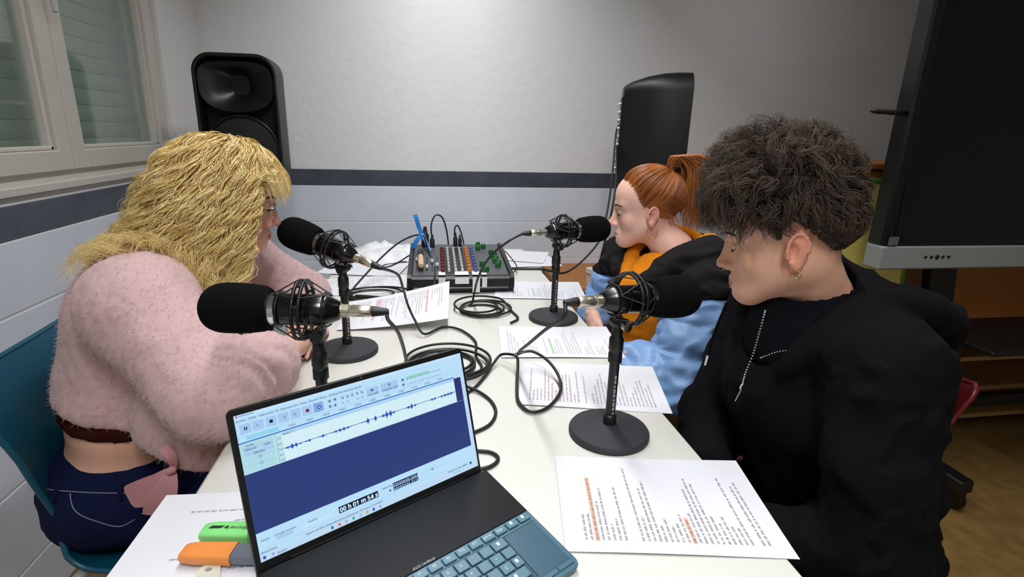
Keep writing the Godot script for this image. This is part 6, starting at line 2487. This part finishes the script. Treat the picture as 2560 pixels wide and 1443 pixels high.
# ------------------------------------------------ the red-haired person in the puffer jacket
func build_girl():
	var t = thing("person", "red-haired person with a ponytail in a pale blue and black puffer jacket", "person", V(0.80, 0, -1.40))
	var o: Vector3 = -t.position
	chair("mint green plastic chair under the red-haired person", V(0.80, 0, -1.40), V(-0.97, 0, 0.20), Color(0.35, 0.62, 0.50))
	var sc := 0.94
	var X := head_at(V(0.640, 1.050, -1.462), V(-0.93, 0, -0.36), 0.10, -0.03)
	var skin := lin(Color(0.93, 0.75, 0.67))
	var F := Field.new()
	add_head(F, X, sc, 0.003, -0.003)
	bare(F)
	F.cap(X * V(0, -0.045, -0.020), V(0.715, 0.945, -1.425), 0.046, 0.050, 0.03)
	F.cap(V(0.715, 0.945, -1.425), V(0.73, 0.88, -1.42), 0.052, 0.08, 0.03)
	var HF := F
	var head := F.mesh(0.0036, skin_paint(X, sc, skin, lin(Color(0.78, 0.46, 0.44)), lin(Color(0.88, 0.52, 0.46))))
	var S_L := V(0.742, 0.875, -1.255)
	var S_R := V(0.640, 0.880, -1.590)
	var E_L := V(0.615, 0.668, -1.135)
	var E_R := V(0.600, 0.690, -1.640)
	var W_L := V(0.505, 0.712, -1.215)
	var W_R := V(0.505, 0.735, -1.490)
	F = Field.new()
	F.ell(V(0.735, 0.80, -1.42), V(0.09, 0.14, 0.14), 0.04)
	F.ell(V(0.78, 0.60, -1.40), V(0.10, 0.15, 0.14), 0.05)
	for q in [[S_L, E_L, W_L], [S_R, E_R, W_R]]:
		F.cap(V(0.72, 0.88, -1.42), q[0], 0.045, 0.042, 0.03)
		F.cap(q[0], q[1], 0.040, 0.034, 0.02)
		F.cap(q[1], q[2], 0.033, 0.024, 0.02)
	for z in [-1.30, -1.50]:
		F.cap(V(0.80, 0.54, z), V(0.38, 0.52, z + 0.02), 0.07, 0.05, 0.03)
		F.cap(V(0.38, 0.52, z + 0.02), V(0.42, 0.08, z), 0.045, 0.035, 0.02)
	var bodym := F.mesh(0.014, func(_p, _n): return skin)
	F = Field.new()
	add_hand(F, hand_frame(W_L, V(-0.05, -0.75, -0.5), V(-1, 0.2, 0.1), true), [0.35, 0.35, 0.4, 0.4], 0.92)
	add_hand(F, hand_frame(W_R, V(-0.10, -0.65, 0.4), V(-1, 0.2, 0.1), false), [0.35, 0.35, 0.4, 0.4], 0.92)
	var hands := F.mesh(0.005, func(_p, _n): return skin)
	part(join([head, bodym, hands]), "body", skin_mat(), t).position = o
	lashes(t, o, HF, X, sc, lin(Color(0.16, 0.09, 0.06)), lin(Color(0.36, 0.19, 0.11)))
	part(earring(X, sc, 1, 0.015, 0.0009), "earring", M.gold, t).position = o
	# orange hooded top
	F = Field.new()
	F.ell(V(0.705, 0.76, -1.415), V(0.150, 0.20, 0.125), 0.04)
	F.ell(V(0.70, 0.60, -1.40), V(0.145, 0.12, 0.14), 0.04)
	for q in [[[V(0.815, 0.975, -1.40), V(0.775, 0.985, -1.345), V(0.715, 0.965, -1.325), V(0.650, 0.915, -1.345), V(0.605, 0.860, -1.385), V(0.580, 0.800, -1.405)], 0], [[V(0.80, 0.97, -1.46), V(0.75, 0.985, -1.51), V(0.675, 0.965, -1.525), V(0.620, 0.920, -1.490), V(0.593, 0.865, -1.450), V(0.575, 0.800, -1.425)], 0]]:
		var cv := curve(q[0], 3)
		for k in cv.size() - 1:
			F.cap(cv[k], cv[k + 1], 0.020, 0.020, 0.008)
	F.cap(V(0.72, 0.93, -1.42), X * V(0, -0.05, -0.02), 0.056, 0.060, 0.006, 1)
	part(F.mesh(0.0075, null, folds(13, 12.0, 0.003)), "hooded_top", fabric(Color(0.88, 0.53, 0.11), 40.0), t).position = o
	# puffer jacket: quilted rolls on the sleeve, black yoke and collar above
	var puff := func(yoke: bool) -> Field:
		var J := Field.new()
		J.ell(V(0.755, 0.80, -1.42), V(0.150, 0.10, 0.185), 0.025)
		J.ell(V(0.765, 0.70, -1.41), V(0.158, 0.085, 0.190), 0.018)
		J.ell(V(0.775, 0.60, -1.40), V(0.160, 0.085, 0.192), 0.018)
		J.cap(V(0.74, 0.885, -1.42), S_L, 0.075, 0.078, 0.04)
		J.cap(V(0.74, 0.885, -1.42), S_R, 0.075, 0.076, 0.04)
		var rolls := [[S_L, 0.082], [S_L.lerp(E_L, 0.30), 0.088], [S_L.lerp(E_L, 0.58), 0.088], [S_L.lerp(E_L, 0.85), 0.084], [E_L, 0.078], [E_L.lerp(W_L, 0.36), 0.072], [E_L.lerp(W_L, 0.68), 0.062], [E_L.lerp(W_L, 0.93), 0.048],
			[S_R, 0.078], [S_R.lerp(E_R, 0.33), 0.082], [S_R.lerp(E_R, 0.66), 0.080], [E_R, 0.075], [E_R.lerp(W_R, 0.4), 0.066], [E_R.lerp(W_R, 0.8), 0.052]]
		for q in rolls:
			J.ell(q[0], V(q[1], q[1] * 0.74, q[1]), 0.007, 0, Basis(V(1, 0, 0.3).normalized(), 0.5))
		if yoke:
			for q in [[V(0.80, 0.955, -1.37), V(0.745, 0.965, -1.295), V(0.665, 0.925, -1.315), V(0.615, 0.855, -1.355)], [V(0.80, 0.955, -1.47), V(0.72, 0.965, -1.555), V(0.635, 0.930, -1.545), V(0.590, 0.860, -1.485)]]:
				var cv := curve(q, 3)
				for k in cv.size() - 1:
					J.cap(cv[k], cv[k + 1], 0.030, 0.030, 0.02)
			J.plane(V(0, 0.856, 0), V(0.10, -1, 0.05), 0.004)
		else:
			J.plane(V(0, 0.856, 0), V(-0.10, 1, -0.05), 0.004)
		J.ell(V(0.555, 0.76, -1.415), V(0.090, 0.30, 0.062), 0.02, 1)
		J.cap(V(0.71, 0.90, -1.42), V(0.66, 1.02, -1.44), 0.070, 0.085, 0.01, 1)
		return J
	var crease = folds(19, 8.0, 0.0105, V(1.0, 1.9, 1.0))
	part(puff.call(false).mesh(0.0072, null, crease), "jacket", nylon(Color(0.46, 0.60, 0.78)), t).position = o
	var yk = part(puff.call(true).mesh(0.0072, null, crease), "jacket_yoke", fabric(Color(0.14, 0.13, 0.13), 30.0), t)
	yk.position = o
	yk.set_meta("label", "black yoke and collar of the jacket")
	# trousers and shoes
	F = Field.new()
	for z in [-1.30, -1.50]:
		F.cap(V(0.80, 0.53, z), V(0.38, 0.52, z + 0.02), 0.085, 0.064, 0.03)
		F.cap(V(0.38, 0.52, z + 0.02), V(0.42, 0.10, z), 0.060, 0.05, 0.02)
	part(F.mesh(0.013), "trousers", fabric(Color(0.62, 0.52, 0.36), 30.0), t).position = o
	for z in [-1.30, -1.50]:
		F = Field.new()
		F.cap(V(0.44, 0.045, z), V(0.26, 0.035, z), 0.042, 0.038, 0.02)
		F.cap(V(0.43, 0.09, z), V(0.43, 0.05, z), 0.045, 0.045, 0.02)
		F.plane(V(0, 0.004, 0), V(0, -1, 0), 0.004)
		part(F.mesh(0.010), "shoe", smat(Color(0.8, 0.8, 0.79), 0.6), t).position = o
	# hair drawn back to a high ponytail
	var rng := RandomNumberGenerator.new()
	rng.seed = 61
	var S := Strands.new()
	var cols := [lin(Color(0.50, 0.25, 0.10)), lin(Color(0.78, 0.49, 0.25)), lin(Color(0.74, 0.46, 0.24))]
	var line := [[0.0, 0.52], [0.6, 0.42], [0.95, 0.18], [1.2, -0.12], [1.32, -0.26], [1.50, 0.0], [1.95, -0.35], [2.4, -0.60], [3.15, -0.68]]
	var td := V(0, 0.80, -0.60).normalized()
	var tie := (SC + (SR + Vector3.ONE * 0.012) * td)
	for k in 2600:
		var az := rng.randf_range(-PI, PI)
		var low := table_at(line, absf(az)) + absf(rng.randfn(0, 0.05)) - 0.03
		var d := sdir(az, low)
		if rng.randf() < 0.45:
			d = d.slerp(td, rng.randf() * 0.7)
		var pts := PackedVector3Array()
		var lay := rng.randf_range(0.004, 0.0095)
		var ang := d.angle_to(td)
		var ph := rng.randf() * 6.0
		var m := 11
		for i in m:
			var u := float(i) / (m - 1)
			var e := d.slerp(td, u * 0.985)
			var bulge := lay * minf(1.0, u * 4.0) + 0.0003 + 0.006 * sin(u * PI) * sin(ang)
			var q := SC + (SR + Vector3.ONE * bulge) * e
			q += V(0.0012 * sin(ph + u * 5.0), 0, 0.0012 * cos(ph + u * 4.0))
			pts.append(X * (q * sc))
		var c: Color = cols[0].lerp(cols[1], clampf(0.5 + 0.35 * sin(az * 9.0 + low * 5.0) + rng.randf_range(-0.3, 0.3), 0, 1))
		S.add(pts, 0.0010, 0.8, c.lerp(cols[0], 0.3), c)
	# ponytail: rises from the tie, arches over and falls behind
	for k in 900:
		var a := rng.randf() * TAU
		var rr := 0.014 * sqrt(rng.randf())
		var pts := PackedVector3Array()
		var side := V(cos(a), 0, sin(a))
		var flare := rng.randf_range(0.35, 1.05)
		var drop := rng.randf_range(0.13, 0.235)
		var ph := rng.randf() * TAU
		for i in 15:
			var u := i / 14.0
			var th := minf(u * 2.2, 1.0) * PI * 0.5
			var c := tie + V(0, 0.046 * sin(minf(u * 3.0, 1.0) * PI * 0.5), -0.072 * (1.0 - cos(th)) * flare - 0.012 * sin(th))
			var fall := maxf(u - 0.22, 0.0) / 0.78
			c += V(0, -drop * pow(fall, 1.25), -0.016 * sin(fall * PI))
			var w := rr * (1.0 + 1.9 * sin(minf(u * 1.2, 1.0) * PI * 0.75) - 0.5 * u)
			var q := c + side * w + V(0.0045 * sin(u * 8.0 + ph * 0.4), 0.002 * sin(u * 9.0), 0.0045 * cos(u * 7.0 + ph * 0.3))
			pts.append(X * (q * sc))
		var c2: Color = cols[0].lerp(cols[1], clampf(0.5 + 0.4 * sin(a * 4.0) + rng.randf_range(-0.3, 0.3), 0, 1))
		S.add(pts, 0.0009, 0.25, c2, c2.lerp(cols[2], 0.5))
	# loose wisps at the nape
	for k in 40:
		var az := rng.randf_range(1.7, 2.8)
		var d := sdir(az, table_at(line, az))
		var p := SC + SR * d
		var pts := PackedVector3Array()
		for i in 6:
			pts.append(X * (p * sc))
			p += V(0.001 * rng.randfn(0, 1), -0.006, -0.002 + 0.001 * rng.randfn(0, 1))
		S.add(pts, 0.0006, 0.2, cols[1], cols[1])
	F = Field.new()
	F.x = X * Transform3D(Basis().scaled(Vector3.ONE * sc), Vector3.ZERO)
	F.s = sc
	F.ell(SC, SR + V(0.0042, 0.0042, 0.0042), 0.005)
	F.plane(SC + SR * sdir(0, 0.56), V(0, -0.60, 0.80), 0.006)
	F.ell(V(0.075, -0.022, 0.028), V(0.05, 0.052, 0.050), 0.01, 1)
	F.ell(V(-0.075, -0.022, 0.028), V(0.05, 0.052, 0.050), 0.01, 1)
	F.plane(V(0, -0.020, -0.05), V(0, -0.9, 0.42), 0.006)
	var core := F.mesh(0.006, func(_p, _n): return cols[0].lerp(cols[1], 0.25))
	part(join([core, S.done()]), "hair", vmat(0.4), t).position = o
	var g := G.new()
	hoop(g, X * Transform3D(Basis().scaled(Vector3.ONE * sc), Vector3.ZERO) * along(tie + V(0, 0.008, -0.006), V(0, 0.8, -0.6)), 0.0145, 0, 0.0060, 24, 8)
	part(g, "hair_tie", smat(Color(0.03, 0.03, 0.035), 0.7), t).position = o

func nylon(c: Color) -> StandardMaterial3D:
	var m := smat(c, 0.48)
	if not M.has("crinkle"):
		M.crinkle = noise_img(0.035, 71, 256, 4)
	bump(m, M.crinkle, 2.2, 0.07)
	return m
